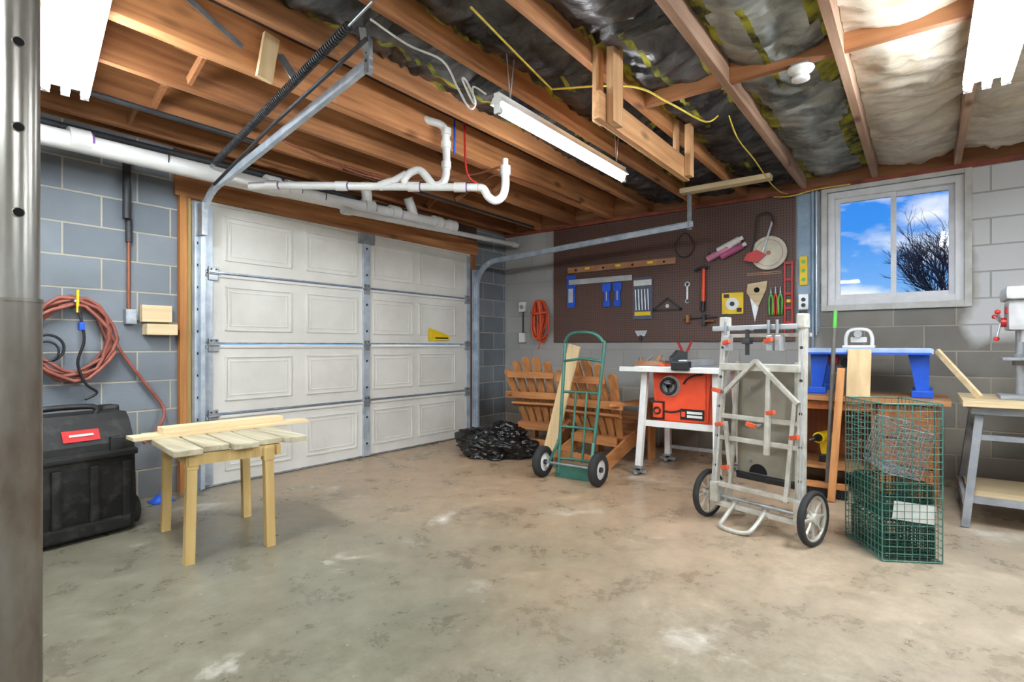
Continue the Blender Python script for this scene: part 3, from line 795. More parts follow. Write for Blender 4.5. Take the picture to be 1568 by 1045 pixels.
b = B('yellow_torpedo_level'); b.rng(XR - .035, XR - .012, .83, .895, 1.60, 1.86, YEL, bev=.006)
for z in (1.65, 1.73, 1.81): b.cyl((XR - .034, .862, z), (XR - .038, .862, z), .016, LGRN, n=14)
b.done()
b = B('electrical_conduit')
b.cyl((XR - .03, .79, 2.43), (XR - .03, .79, .95), .011, PBL); b.cyl((XR - .03, .76, 2.43), (XR - .03, .76, 1.15), .009, ALU)
b.rng(XR - .05, XR - .012, .82, .90, 1.38, 1.52, ALU, bev=.004); b.cyl((XR - .051, .86, 1.47), (XR - .055, .86, 1.47), .018, BLK); b.cyl((XR - .051, .86, 1.42), (XR - .055, .86, 1.42), .018, BLK)
b.done()
b = B('tool_shelf'); b.rng(5.25, XR - .002, 1.78, 1.98, .84, .86, PALEY); b.beam((5.27, 1.88, .84), (5.48, 1.88, .70), .02, .03, PALEY); b.done()
b = B('red_spring_clamp')
for sg in (-1, 1): b.beam((5.33, 1.89, .95), (5.33, 1.89 + sg * .07, 1.10), .02, .015, RED, up=(1, 0, 0)); b.beam((5.33, 1.89, .95), (5.33, 1.89 - sg * .05, .868), .02, .015, RED, up=(1, 0, 0))
b.done()
b = B('putty_knife'); b.poly([(PX - .004, 2.45, 1.16), (PX - .004, 2.37, 1.16), (PX - .004, 2.34, 1.22), (PX - .004, 2.48, 1.22)], (-.004, 0, 0), ALU); b.cyl((PX - .012, 2.41, 1.17), (PX - .012, 2.41, 1.105), .012, BLK); b.done()

b = B('orange_extension_cord')
for k in range(14):
    y = 3.68 + random.uniform(-.03, .03); w = random.uniform(.01, .11); z1 = 1.60; z0 = random.uniform(1.10, 1.24); x = XR - .04 - k * .009
    b.tube([(x, y, z1), (x, y + w, z1 - .14), (x, y + w * 1.1, z0 + .10), (x, y, z0), (x, y - w * 1.1, z0 + .10), (x, y - w, z1 - .14)], .009, ORC, cat=6, closed=True, n=6)
b.tube([(XR - .10, 3.79, 1.46), (XR - .18, 3.68, 1.44), (XR - .10, 3.57, 1.46)], .014, ORC, cat=5); b.cyl((XR - .001, 3.68, 1.585), (XR - .17, 3.68, 1.60), .008, STEEL)
b.tube([(XR - .1, 3.70, 1.2), (XR - .1, 3.66, 1.1), (XR - .1, 3.69, 1.02)], .008, ORC, cat=4); b.done()
b = B('wall_outlet_box'); b.rng(XR - .05, XR - .001, 3.93, 4.02, 1.48, 1.60, WHT, bev=.01); b.rng(XR - .05, XR - .001, 3.93, 4.02, 1.10, 1.22, WHT, bev=.01); b.cyl((XR - .02, 3.975, 1.22), (XR - .02, 3.975, 1.48), .008, IRON)
b.cyl((XR - .05, 3.975, 1.54), (XR - .055, 3.975, 1.54), .028, ALU); b.done()

# ------------------------------------------------------------------ air hose, left wall
b = B('air_hose')
pts = []
for k in range(6 * 20):
    a = k / 20 * 2 * math.pi; R = .20 + .025 * math.sin(k * .23) + .01 * math.sin(k * 1.7)
    pts.append((1.05 + R * math.cos(a) * 1.0, YB - .03 - .012 * (k // 20) - .005 * math.sin(k), 1.10 + R * math.sin(a) * 1.15))
b.tube(pts, .011, HOS, n=8)
b.tube([(1.25, YB - .06, 1.12), (1.33, YB - .05, .98), (1.45, YB - .04, .80), (1.56, YB - .05, .62), (1.52, YB - .08, .50), (1.42, YB - .1, .40)], .011, HOS, cat=8)
b.cyl((1.05, YB - .001, 1.31), (1.05, YB - .12, 1.33), .008, STEEL)
b.tube([(1.06, YB - .12, 1.30), (1.09, YB - .13, 1.1), (1.06, YB - .12, .95), (1.10, YB - .12, .82), (1.16, YB - .11, .76), (1.10, YB - .11, .72)], .008, BLK, cat=6)
b.cyl((1.06, YB - .12, 1.26), (1.06, YB - .12, 1.40), .008, YEL); b.rng(1.06, 1.09, YB - .15, YB - .11, 1.15, 1.2, BLU, bev=.01); b.ring((.93, YB - .05, 1.04), (0, 1, 0), .08, .008, BLK); b.ring((.92, YB - .07, 1.02), (0, 1, 0), .06, .006, BLK)
b.done()

# ------------------------------------------------------------------ black tool case
b = B('black_tool_case', place(.89, 3.80, 0, 6))
W, D, H = .58, .36, .66
fr = [(-D / 2 + .0, .0), (-D / 2 - .02, .20), (-D / 2 + .0, .50), (-D / 2 + .06, .62), (-D / 2 + .10, H), (D / 2 - .04, H), (D / 2, .6), (D / 2, 0)]
b.poly([(-W / 2, p[0], p[1] + .01) for p in fr], (W, 0, 0), BLKD)
for sx in (-.24, -.085, .085, .24): b.box((sx, -D / 2 - .012, .22), (.045, .04, .36), BLKD, bev=.012)
b.box((0, -D / 2 - .02, .06), (W * .9, .035, .07), BLKD, bev=.012); b.box((0, -D / 2 - .012, .45), (W * 1.02, .05, .035), BLKD, bev=.012)
b.box((0, 0, .46), (W * 1.03, D * 1.04, .02), BLK, bev=.005)
b.tube([(-.14, -.06, H), (-.13, -.06, H + .05), (.13, -.06, H + .05), (.14, -.06, H)], .016, BLK, cat=4)
for sx in (-.2, .2): b.box((sx, -D / 2 + .0, .50), (.07, .03, .09), BLK, bev=.008)
Rl = Matrix.Rotation(math.radians(-27), 3, 'X')
b.box((.04, -D / 2 + .022, .565), (.17, .004, .065), RED, R=Rl); b.box((.04, -D / 2 + .018, .568), (.11, .004, .012), PAP, R=Rl)
for sy in (-.1, .13): b.cyl((W / 2 - .01, sy, .095), (W / 2 + .035, sy, .095), .085, BLK, n=24)
b.rng(W / 2 - .06, W / 2 + .03, .06, .16, .1, .70, BLK, bev=.02)
b.done()
b = B('blue_rag')
vs = []; n_ = 10
for i in range(n_ + 1):
    for j in range(n_ + 1):
        e = math.sin(i / n_ * math.pi) * math.sin(j / n_ * math.pi)
        vs.append((1.44 + i * .014, 4.06 + j * .012, .004 + e * (.04 + .04 * noise.noise(V((i * .5, j * .5, 1))))))
b.add(vs, [[i * (n_ + 1) + j, (i + 1) * (n_ + 1) + j, (i + 1) * (n_ + 1) + j + 1, i * (n_ + 1) + j + 1] for i in range(n_) for j in range(n_)], BLU, True); b.done()

# ------------------------------------------------------------------ worn table
TM = place(1.44, 3.08, 0, -9)
b = B('wood_side_table', TM)
for (x, y) in ((-.23, -.29), (.12, -.31), (-.20, .34), (.20, .30)):
    s = 1 if x > 0 else -1
    b.poly([(x - .022, y - .022, .53), (x + .022, y - .022, .53), (x + .022, y + .022, .53), (x - .022, y + .022, .53)], (s * .012, 0, -.53), TANZ)
    b.box((x, y, .49), (.052, .052, .07), TANZ, bev=.004)
b.box((-.05, -.31, .505), (.42, .022, .055), TANZ); b.box((-.02, .33, .505), (.46, .022, .055), TANZ)
b.box((-.24, 0, .505), (.022, .66, .055), TANZ); b.box((.17, 0, .505), (.022, .66, .055), TANZ)
xs = -.33
for k, (w, e) in enumerate(((.135, .0), (.13, .05), (.13, .01), (.13, .06), (.125, .03))):
    b.box((xs + w / 2, .0 + e * .5, .55), (w - .010, .76 - e, .028), TOPW, bev=.005); xs += w
b.done()
b = B('loose_board', TM); b.box((.06, .17, .5735), (.95, .13, .018), PALEX, R=Matrix.Rotation(.08, 3, 'Z'), bev=.002); b.done()
b = B('loose_board', TM); b.box((.05, .17, .601), (.66, .09, .036), PALEX, R=Matrix.Rotation(.12, 3, 'Z'), bev=.003); b.done()
b = B('loose_board', TM); b.box((-.05, .32, .5745), (.34, .08, .02), CEDX, R=Matrix.Rotation(.06, 3, 'Z'), bev=.003); b.done()

# ------------------------------------------------------------------ trash bag
b = B('black_trash_bag')
bm = bmesh.new(); bmesh.ops.create_icosphere(bm, subdivisions=6, radius=1)
for v in bm.verts:
    c = v.co.copy(); k = 1 + .34 * noise.noise(c * 1.6) + .26 * abs(noise.noise(c * 4 + V((3, 1, 0)))) + .14 * abs(noise.noise(c * 10))
    v.co = V((c.x * .25 * k, c.y * .36 * k, max(c.z * .19 * k + .10, .003)))
bm.verts.index_update()
b.M = place(4.12, 3.32, 0, 0)
b.add([v.co.copy() for v in bm.verts], [[v.index for v in f.verts] for f in bm.faces], BAG, True); bm.free()
b.done()

# ------------------------------------------------------------------ adirondack chairs
def adirondack(x, y, rot):
    b = B('adirondack_chair', place(x, y, 0, rot))
    for sy in (-1, 1):
        b.poly([(.40, sy * .25, .25), (.40, sy * .25, .38), (-.05, sy * .25, .24), (-.46, sy * .25, .07), (-.46, sy * .25, .0), (-.33, sy * .25, .0), (.0, sy * .25, .13)], (0, sy * .026, 0), CEDX)
        b.rng(.27, .37, sy * .279, sy * .305, 0, .54, CEDZ, bev=.004)
        b.poly([(.46, sy * .24, .54), (.46, sy * .40, .54), (.1, sy * .41, .54), (-.30, sy * .34, .54), (-.34, sy * .28, .54), (-.1, sy * .25, .54)], (0, 0, .024), CEDX)
        b.poly([(.28, sy * .31, .54), (.36, sy * .31, .54), (.33, sy * .31, .40)], (0, sy * .03, 0), CEDX)
    for k in range(6):
        xx = .385 - k * .088; zz = .39 - k * .030
        b.box((xx, 0, zz), (.075, .56, .02), CEDY, R=Matrix.Rotation(-.3, 3, 'Y'), bev=.004)
    n = 6
    for k in range(n):
        q = (k - (n - 1) / 2) / ((n - 1) / 2)
        p0 = V((-.06, q * .20, .20)); L = .82 - .15 * q * q
        p1 = p0 + V((-.40, 0, .86)).normalized() * L + V((0, q * .105, 0))
        dr = (p1 - p0).normalized(); sd = dr.cross(V((1, 0, .46)).normalized()).normalized(); nr = sd.cross(dr)
        w0, w1 = .030, .043
        pts = [p0 - sd * w0, p0 + sd * w0, p1 + sd * w1 - dr * .03, p1 + sd * w1 * .6, p1 - sd * w1 * .6, p1 - sd * w1 - dr * .03]
        b.poly(pts, nr * .02, CEDZ)
    b.beam((-.21, -.30, .44), (-.21, .30, .44), .07, .022, CEDY, up=(.4, 0, .9)); b.rng(-.275, -.25, -.36, .36, .505, .575, CEDY, bev=.004)
    b.beam((-.39, -.26, .76), (-.39, .26, .76), .022, .06, CEDY); b.rng(-.20, -.175, -.25, .25, .17, .25, CEDY, bev=.004); b.rng(-.44, -.415, -.276, .276, .05, .12, CEDY)
    b.rng(.40, .425, -.28, .28, .26, .38, CEDY)
    return b.done()
adirondack(4.92, 3.25, 8)
adirondack(4.56, 2.36, -8)

# ------------------------------------------------------------------ hand truck
b = B('hand_truck', place(3.67, 2.2, 0, 0))
def wheel(b, c, ax, R, w, hub=WHT, spokes=0, rw=None):
    c = V(c); ax = V(ax).normalized(); rw = rw or R * .22
    x, y, d = b.frame(ax)
    b.lathe(c, ax, [(R - rw, -w / 2), (R - rw * .3, -w / 2), (R, -w * .28), (R, w * .28), (R - rw * .3, w / 2), (R - rw, w / 2), (R - rw, -w / 2)], RUB, n=32)
    if spokes:
        b.lathe(c, ax, [(R - rw * 1.0, -w * .35), (R - rw * 1.0, w * .35), (R - rw * 1.55, w * .3), (R - rw * 1.55, -w * .3), (R - rw, -w * .35)], hub, n=32)
        for k in range(spokes):
            a = 2 * math.pi * k / spokes; v = x * math.cos(a) + y * math.sin(a)
            b.beam(c + v * .02, c + v * (R - rw * 1.3), R * .07, w * .3, hub, up=ax)
        b.cyl(c - ax * w * .6, c + ax * w * .6, R * .2, hub, n=16)
    else:
        b.lathe(c, ax, [(0, -w * .25), (R * .35, -w * .25), (R * .5, -w * .1), (R - rw, -w * .35), (R - rw, w * .35), (R * .5, w * .1), (R * .35, w * .25), (0, w * .25)], hub, n=28)
        b.cyl(c - ax * w * .55, c + ax * w * .55, R * .16, IRON, n=12)
for sy in (-1, 1): wheel(b, (-.02, sy * .25, .125), (0, 1, 0), .125, .06, rw=.05)
b.cyl((-.02, -.27, .125), (-.02, .27, .125), .009, STEEL)
TH = .014
pts = [(.06, .15, .03), (.06, .15, .12), (.20, .18, 1.0), (.20, .17, 1.09), (.18, .11, 1.15), (.17, 0, 1.165), (.18, -.11, 1.15), (.20, -.17, 1.09), (.20, -.18, 1.0), (.06, -.15, .12), (.06, -.15, .03)]
b.tube(pts, TH, GRN, n=12, cat=5)
b.tube([(.185, .175, .93), (.19, .0, .95), (.185, -.175, .93)], .011, GRN, cat=6)
for z, X in ((.15, .065), (.40, .105), (.68, .15)):
    b.tube([(X, .16, z), (X + .02, 0, z), (X, -.16, z)], .011, GRN, cat=5)
for sy in (-.05, .05): b.cyl((.09, sy, .15), (.165, sy, .69), .009, GRN)
for sy in (-1, 1):
    b.beam((.08, sy * .155, .30), (-.02, sy * .19, .125), .02, .012, GRN); b.beam((.06, sy * .155, .06), (-.02, sy * .19, .125), .02, .012, GRN)
b.box((.16, 0, .006), (.22, .36, .008), GRN); b.rng(.05, .06, -.17, .17, .01, .12, GRN)
b.done()
b = B('leaning_board'); b.beam((3.94, 2.62, .005), (4.0, 2.36, 1.06), .11, .02, PALEZ, up=(1, 0, 0)); b.done()

# ------------------------------------------------------------------ table saw (orange)
b = B('table_saw')
b.poly([(4.30, 1.345, .43), (4.30, 1.765, .43), (4.30, 1.79, .84), (4.30, 1.32, .84)], (.44, 0, 0), ORG)
b.box((4.295, 1.555, .635), (.012, .40, .38), ORG, bev=.02)
b.box((4.50, 1.545, .877), (.66, .70, .028), ALU, bev=.005); b.box((4.50, 1.90, .872), (.62, .10, .02), ALU, bev=.004); b.box((4.50, 1.21, .872), (.62, .08, .02), ALU, bev=.004)
b.rng(4.145, 4.175, 1.16, 2.02, .845, .885, WHT, bev=.006); b.rng(4.84, 4.865, 1.16, 2.02, .85, .88, WHT, bev=.004)
b.rng(4.17, 4.84, 1.46, 1.53, .892, .945, ALU, bev=.005); b.box((4.15, 1.50, .90), (.07, .14, .07), BLK, bev=.01)
b.poly([(4.40, 1.66, .892), (4.75, 1.66, .892), (4.76, 1.66, 1.0), (4.55, 1.66, 1.02), (4.40, 1.66, .96)], (0, .03, 0), pm('smoke_guard', (70, 74, 78), rough=.25))
b.rng(4.18, 4.30, 1.64, 1.69, .892, .91, ORG)
for (xt, yt, xb, yb) in ((4.27, 1.84, 4.20, 1.87), (4.27, 1.27, 4.20, 1.24), (4.76, 1.84, 4.84, 1.87), (4.76, 1.27, 4.84, 1.24)):
    b.beam((xt, yt, .862), (xb, yb, .07), .05, .05, WHT, up=(0, 1, 0), bev=.004)
    b.box((xb, yb, .062), (.07, .07, .015), STEEL); b.cyl((xb, yb - .014, .028), (xb, yb + .014, .028), .028, RUB); b.box((xb, yb, .05), (.02, .045, .025), STEEL)
    b.beam((xb - .07, yb, .025), (xb + .07, yb, .025), .03, .02, STEEL); b.beam((xb, yb - .07, .03), (xb, yb + .07, .03), .03, .02, STEEL)
b.beam((4.83, 1.87, .14), (4.83, 1.24, .14), .02, .03, STEEL)
b.beam((4.26, 1.85, .42), (4.26, 1.26, .42), .02, .05, WHT)
b.cyl((4.295, 1.64, .73), (4.245, 1.64, .73), .018, BLK); b.ring((4.25, 1.64, .73), (1, 0, 0), .062, .011, BLK, n=28)
for k in range(3):
    a = k * 2.09 + .5; b.beam((4.25, 1.64, .73), (4.25, 1.64 + .06 * math.cos(a), .73 + .06 * math.sin(a)), .014, .01, BLK, up=(1, 0, 0))
b.cyl((4.245, 1.60, .77), (4.20, 1.60, .77), .013, BLK)
b.cyl((4.29, 1.64, .73), (4.284, 1.64, .73), .085, ALU, n=32)
arc = [(4.284, 1.64 + .19 * math.cos(t), .73 + .19 * math.sin(t) - .02) for t in [math.radians(d_) for d_ in range(-115, -20, 8)]]
b.tube(arc, .008, BLK)
b.tube([(4.284, 1.38, .83), (4.284, 1.44, .82), (4.284, 1.50, .79), (4.284, 1.53, .75)], .007, BLK, cat=3)
b.box((4.275, 1.735, .53), (.04, .075, .12), ORG, bev=.01); b.ring((4.25, 1.735, .53), (1, 0, 0), .026, .007, BLK); b.box((4.285, 1.735, .53), (.015, .10, .15), BLK, bev=.006)
b.box((4.286, 1.46, .51), (.006, .19, .085), BLK); b.box((4.282, 1.44, .525), (.003, .12, .02), PAP); b.box((4.282, 1.44, .495), (.003, .12, .02), PAP); b.box((4.282, 1.53, .51), (.003, .03, .04), ORG)
b.cyl((4.50, 1.765, .62), (4.50, 1.81, .62), .07, BLK, n=20)
b.done()
b = B('hand_plane')
b.poly([(4.34, 1.72, .893), (4.34, 1.98, .893), (4.34, 1.98, .915), (4.34, 1.90, .93), (4.34, 1.78, .93), (4.34, 1.72, .915)], (.06, 0, 0), BRZ)
b.cyl((4.37, 1.93, .925), (4.37, 1.93, .96), .014, BRZ, r2=.02); b.beam((4.37, 1.78, .92), (4.37, 1.75, .98), .022, .03, BRZ, up=(0, 1, 0)); b.beam((4.37, 1.88, .92), (4.37, 1.82, .97), .04, .006, ALU)
b.done()
b = B('work_glove')
for k in range(4): b.tube([(4.56, 1.80 + k * .024, .905), (4.50, 1.80 + k * .027, .912), (4.45, 1.80 + k * .03, .905)], .012, BRZ, cat=4)
b.box((4.61, 1.84, .909), (.12, .11, .03), BRZ, bev=.012); b.tube([(4.60, 1.79, .907), (4.56, 1.765, .912), (4.53, 1.755, .906)], .012, BRZ, cat=3); b.done()

# ------------------------------------------------------------------ folding tool stand
C3 = Matrix(((-.302, .953, 0, 3.335), (-.953, -.302, 0, .765), (0, 0, 1, 0), (0, 0, 0, 1)))
b = B('folding_tool_stand', C3)
T = .030
def sq(p, q, w=T, m=CARTW): b.beam(p, q, w, w, m, up=(0, 1, 0), bev=.004)
for s_ in (-1, 1):
    wheel(b, (s_ * .315, 0, .145), (1, 0, 0), .145, .034, hub=CARTW, spokes=8, rw=.022)
b.cyl((-.33, 0, .145), (.33, 0, .145), .01, STEEL)
for s_ in (-1, 1):
    sq((s_ * .262, -.02, .12), (s_ * .235, .06, 1.17), .036)
    b.cyl((s_ * .262, -.039, .16), (s_ * .238, .041, 1.13), .005, ALU)
    for k in range(5):
        t = .2 + .17 * k; b.cyl((s_ * (.262 - .027 * t), -.038 + .08 * t, .12 + 1.05 * t), (s_ * (.262 - .027 * t), -.043 + .08 * t, .12 + 1.05 * t), .009, IRON, n=8)
    sq((s_ * .208, .05, .10), (s_ * .180, .10, .96), .022)
    b.box((s_ * .255, .0, .17), (.05, .09, .12), CARTW, bev=.008)
    b.box((s_ * .235, .055, 1.19), (.045, .06, .08), CARTW, bev=.008); b.box((s_ * .235, .055, 1.235), (.03, .04, .03), BLK, bev=.005)
for z, a, y in ((.22, .262, -.015), (.50, .25, .01), (.63, .25, .02)):
    sq((-a, y, z), (a, y, z), .026)
sq((-.30, .03, 1.16), (.22, .03, 1.16), .03, ALU); sq((-.27, .09, 1.115), (.26, .09, 1.115), .022, CARTW)
sq((-.24, .02, .93), (.24, .02, .93), .042)
sq((0, -.01, .97), (-.22, .0, .76), .024); sq((0, -.01, .97), (.235, .0, .74), .024)
sq((.07, -.02, .44), (.07, .01, .93), .026); sq((-.16, -.01, .30), (-.20, .0, .60), .022); sq((.18, -.02, .2), (.21, .02, .74), .024)
b.box((.005, .125, .60), (.40, .012, .66), CARTB, bev=.004)
b.rng(-.20, .21, .118, .122, .905, .93, STEEL); b.rng(-.20, .21, .112, .122, .27, .29, IRON)
for x, z in ((-.11, .36), (.13, .36), (-.11, .8), (.13, .8)): b.cyl((x, .118, z), (x, .112, z), .01, STEEL, n=10)
b.poly([(-.06 + .055 * math.cos(t), .114, .295 + .055 * math.sin(t)) for t in [math.pi * k / 14 for k in range(15)]], (0, .005, 0), HOLE)
b.box((0, .10, .27), (.36, .04, .03), BLK, bev=.005)
b.tube([(-.14, .03, .13), (-.14, -.10, .05), (-.12, -.16, .016), (.02, -.16, .016), (.05, -.10, .05), (.05, .03, .13)], .013, CARTW, cat=4)
sq((-.26, 0, .10), (.26, 0, .10), .03); sq((-.2, .0, .10), (-.2, .20, .02), .028); sq((.2, .0, .10), (.2, .20, .02), .028)
for x, y, z, dx in ((-.20, -.02, 1.07, 1), (.06, -.02, 1.08, 1), (-.21, -.03, .78, -1), (.09, -.05, .68, 1), (.03, -.06, .60, -1), (.22, -.05, .56, 1), (-.23, -.05, .58, 1), (-.19, -.05, .33, 1)):
    b.beam((x, y, z), (x + dx * .05, y - .015, z + .012), .02, .024, ORH, bev=.004); b.cyl((x, y, z), (x, y + .05, z), .010, STEEL)
for x in (-.2, .07, .12):
    b.box((x, .03, 1.07), (.035, .05, .09), ALU, bev=.006); b.cyl((x, .0, 1.12), (x, .0, 1.20), .008, STEEL)
b.cyl((-.07, .02, 1.0), (-.07, .02, 1.15), .012, IRON); b.box((-.07, .02, 1.08), (.05, .04, .03), IRON, bev=.005); b.box((.02, .02, 1.14), (.08, .03, .02), BLK)
b.done()

# ------------------------------------------------------------------ wire crate stack
ang = math.degrees(math.atan2(-.87, .5))
CM = place(3.21, .163, 0, ang)
def cage(b, x0, x1, y0, y1, z0, z1, st, mat, r=.0017, floor=True, T=None):
    def ln(p, q, rr=r):
        p, q = V(p), V(q)
        if T: p, q = T @ p, T @ q
        b.cyl(p, q, rr, mat, n=5, caps=False)
    nx = max(1, round((x1 - x0) / st)); ny = max(1, round((y1 - y0) / st)); nz = max(1, round((z1 - z0) / st))
    for i in range(nx + 1):
        x = x0 + (x1 - x0) * i / nx; e = r * (1.8 if i in (0, nx) else 1)
        for y in (y0, y1): ln((x, y, z0), (x, y, z1), e)
        if floor: ln((x, y0, z0), (x, y1, z0))
    for i in range(ny + 1):
        y = y0 + (y1 - y0) * i / ny
        for x in (x0, x1): ln((x, y, z0), (x, y, z1))
        if floor: ln((x0, y, z0), (x1, y, z0))
    for k in range(nz + 1):
        z = z0 + (z1 - z0) * k / nz; e = r * (2.2 if k in (0, nz) else 1)
        ln((x0, y0, z), (x1, y0, z), e); ln((x0, y1, z), (x1, y1, z), e); ln((x0, y0, z), (x0, y1, z), e); ln((x1, y0, z), (x1, y1, z), e)
b = B('wire_crate', CM)
cage(b, 0, .27, 0, .37, .005, .77, .034, DGRN, r=.0018)
b.done()
b = B('wire_basket', CM)
Tm = Matrix.Translation((.13, .18, .42)) @ Matrix.Rotation(.22, 4, 'Y') @ Matrix.Rotation(.15, 4, 'X')
cage(b, -.08, .08, -.12, .12, .0, .24, .024, STEEL, r=.0014, T=Tm)
b.done()
for z0, z1, g in ((.02, .18, .022), (.195, .37, .03)):
    b = B('green_wire_basket', CM)
    cage(b, g, .27 - g, g, .37 - g, z0, z1, .016, BIN, r=.0024)
    x0, x1, y0, y1 = g, .27 - g, g, .37 - g
    for p, q in (((x0, y0), (x1, y0)), ((x1, y0), (x1, y1)), ((x1, y1), (x0, y1)), ((x0, y1), (x0, y0))):
        b.cyl((p[0], p[1], z1), (q[0], q[1], z1), .005, BIN, n=8)
    b.done()
b = B('paper_sheet', CM); b.box((.15, .012, .24), (.19, .002, .09), PAP, R=Matrix.Rotation(.12, 3, 'Y')); b.done()

# ------------------------------------------------------------------ wooden desk with blue saw
b = B('wood_desk')
b.rng(4.42, 5.12, -.14, 1.02, .665, .70, OAKY, bev=.006)
b.rng(4.48, 5.08, -.08, -.055, .0, .665, OAKZ); b.rng(4.48, 5.08, .26, .285, .0, .665, OAKZ); b.rng(4.48, 5.08, .93, .955, 0, .665, OAKZ)
b.rng(5.05, 5.07, -.055, .93, .05, .66, OAKZ); b.rng(4.48, 5.06, -.055, .93, .17, .19, OAKY)
for z0, z1 in ((.06, .24), (.255, .43), (.445, .655)):
    b.rng(4.46, 4.482, -.05, .255, z0, z1, OAKZ, bev=.004); b.cyl((4.46, .10, (z0 + z1) / 2), (4.435, .10, (z0 + z1) / 2), .012, ALU)
b.rng(4.46, 4.48, .285, .93, .60, .66, OAKZ, bev=.003)
b.done()
LB = pm('saw_top_pale_blue', (176, 196, 222), (150, 172, 204), rough=.35)
b = B('portable_saw_table')
b.box((4.85, .33, 1.025), (.62, .74, .03), LB, bev=.006)
b.rng(4.525, 4.545, -.05, .72, 1.0, 1.034, LB, bev=.004); b.rng(5.16, 5.18, -.05, .72, 1.0, 1.038, BLU, bev=.004); b.rng(4.518, 4.526, -.04, .7, .995, 1.008, BLU)
for (y, s_) in ((.03, 1), (.62, -1)):
    for X in (4.62, 5.06):
        b.poly([(X, y - .06, 1.01), (X, y + .06, 1.01), (X, y + .035 - s_ * .02, .75), (X, y - .035 - s_ * .02, .75)], (.05, 0, 0), BLU); b.rng(X - .01, X + .06, y - .06 - s_ * .02, y + .06 - s_ * .02, .701, .75, BLU, bev=.01)
b.rng(4.72, 5.02, .34, .56, .86, 1.01, GRYP, bev=.02); b.cyl((4.72, .46, .93), (4.68, .46, .93), .035, BLK, n=20)
b.box((4.70, .54, .95), (.05, .06, .07), RED, bev=.01)
b.done()
b = B('router_guide'); b.tube([(4.70, .46, 1.042), (4.70, .46, 1.12), (4.70, .43, 1.17), (4.70, .33, 1.17), (4.70, .30, 1.12), (4.70, .30, 1.042)], .013, WHT, cat=4); b.box((4.70, .38, 1.10), (.05, .10, .04), WHT, bev=.008); b.box((4.70, .38, 1.05), (.09, .2, .018), WHT, bev=.004)
b.cyl((4.67, .38, 1.14), (4.62, .38, 1.14), .025, ALU); b.done()
b = B('plywood_offcut'); b.beam((4.45, .365, .702), (4.508, .36, 1.03), .14, .012, PALEZ, up=(1, 0, 0)); b.done()
b = B('leaning_trim_board'); b.beam((4.60, -.07, 1.02), (4.32, -.27, .742), .018, .035, PALEX); b.done()
b = B('push_broom')
HG = pm('broom_handle_grey', (110, 108, 104))
b.cyl((4.34, .54, .06), (4.40, .50, 1.18), .013, HG, n=12); b.cyl((4.40, .50, 1.18), (4.407, .496, 1.30), .014, LGRN, n=12)
b.box((4.34, .54, .085), (.07, .26, .035), CEDY, bev=.008)
for k in range(12): b.box((4.34, .425 + k * .021, .036), (.05, .016, .07), BLK)
b.done()
b = B('leaning_stud'); b.beam((4.23, .50, .003), (4.36, .455, .90), .045, .03, CEDZ, up=(1, 0, 0), bev=.003); b.done()
b = B('power_drill')
b.cyl((4.55, .62, .38), (4.70, .58, .38), .04, YEL, n=18); b.cyl((4.55, .62, .38), (4.48, .64, .38), .03, BLK, r2=.015); b.cyl((4.48, .64, .38), (4.42, .655, .38), .005, STEEL)
b.beam((4.64, .60, .36), (4.67, .59, .24), .04, .05, YEL, up=(0, 1, 0), bev=.01); b.box((4.67, .59, .22), (.11, .075, .055), BLK, bev=.01); b.done()
b = B('corded_drill')
b.cyl((4.52, .79, .76), (4.66, .74, .76), .042, IRON, n=18); b.cyl((4.52, .79, .76), (4.44, .82, .755), .028, BLK, r2=.014); b.beam((4.62, .75, .75), (4.68, .74, .715), .04, .04, BLU, bev=.008)
b.box((4.58, .77, .71), (.15, .08, .018), BLK, bev=.004)
b.done()
b = B('glue_bottle')
b.lathe((4.62, .90, .701), (0, 0, 1), [(0, 0), (.035, 0), (.037, .01), (.037, .10), (.02, .13), (.012, .14), (.012, .16), (.004, .19), (0, .19)], YEL); b.done()

# ------------------------------------------------------------------ steel workbench at right
b = B('steel_workbench')
b.rng(4.12, 4.82, -1.65, -.18, .70, .735, PALEY, bev=.005); b.rng(4.16, 4.78, -1.6, -.22, .655, .70, GRYP, bev=.004)
for y0, y1 in ((-.26, -.19), (-1.5, -1.56)):
    b.beam((4.22, y0, .66), (4.12, y1, 0), .05, .04, GRYP, up=(0, 1, 0), bev=.003); b.beam((4.72, y0, .66), (4.82, y1, 0), .05, .04, GRYP, up=(0, 1, 0), bev=.003)
    b.beam((4.20, y0, .52), (4.76, y0, .52), .02, .04, GRYP); b.beam((4.14, y1, .15), (4.80, y1, .15), .02, .04, GRYP)
b.rng(4.15, 4.79, -1.53, -.21, .155, .175, PALEY, bev=.003); b.beam((4.15, -.21, .16), (4.15, -1.53, .16), .02, .04, GRYP); b.beam((4.19, -.24, .52), (4.19, -1.5, .52), .02, .03, GRYP)
b.done()
b = B('bench_drill_press')
ox, oy, oz = 4.44, -.47, .736
b.box((ox, oy, oz + .012), (.26, .22, .024), GRYP, bev=.006); b.cyl((ox + .07, oy, oz + .02), (ox + .07, oy, oz + .62), .026, ALU, n=20)
b.box((ox - .03, oy, oz + .24), (.20, .20, .016), GRYP, bev=.004); b.cyl((ox + .07, oy - .0, oz + .20), (ox + .07, oy, oz + .27), .04, GRYP)
b.box((ox + .0, oy, oz + .50), (.24, .15, .18), pm('press_grey', (206, 208, 210), rough=.35), bev=.025); b.box((ox + .02, oy, oz + .63), (.36, .18, .08), pm('press_cover_white', (216, 218, 220), rough=.35), bev=.03)
b.box((ox - .05, oy + .078, oz + .53), (.1, .006, .04), RED)
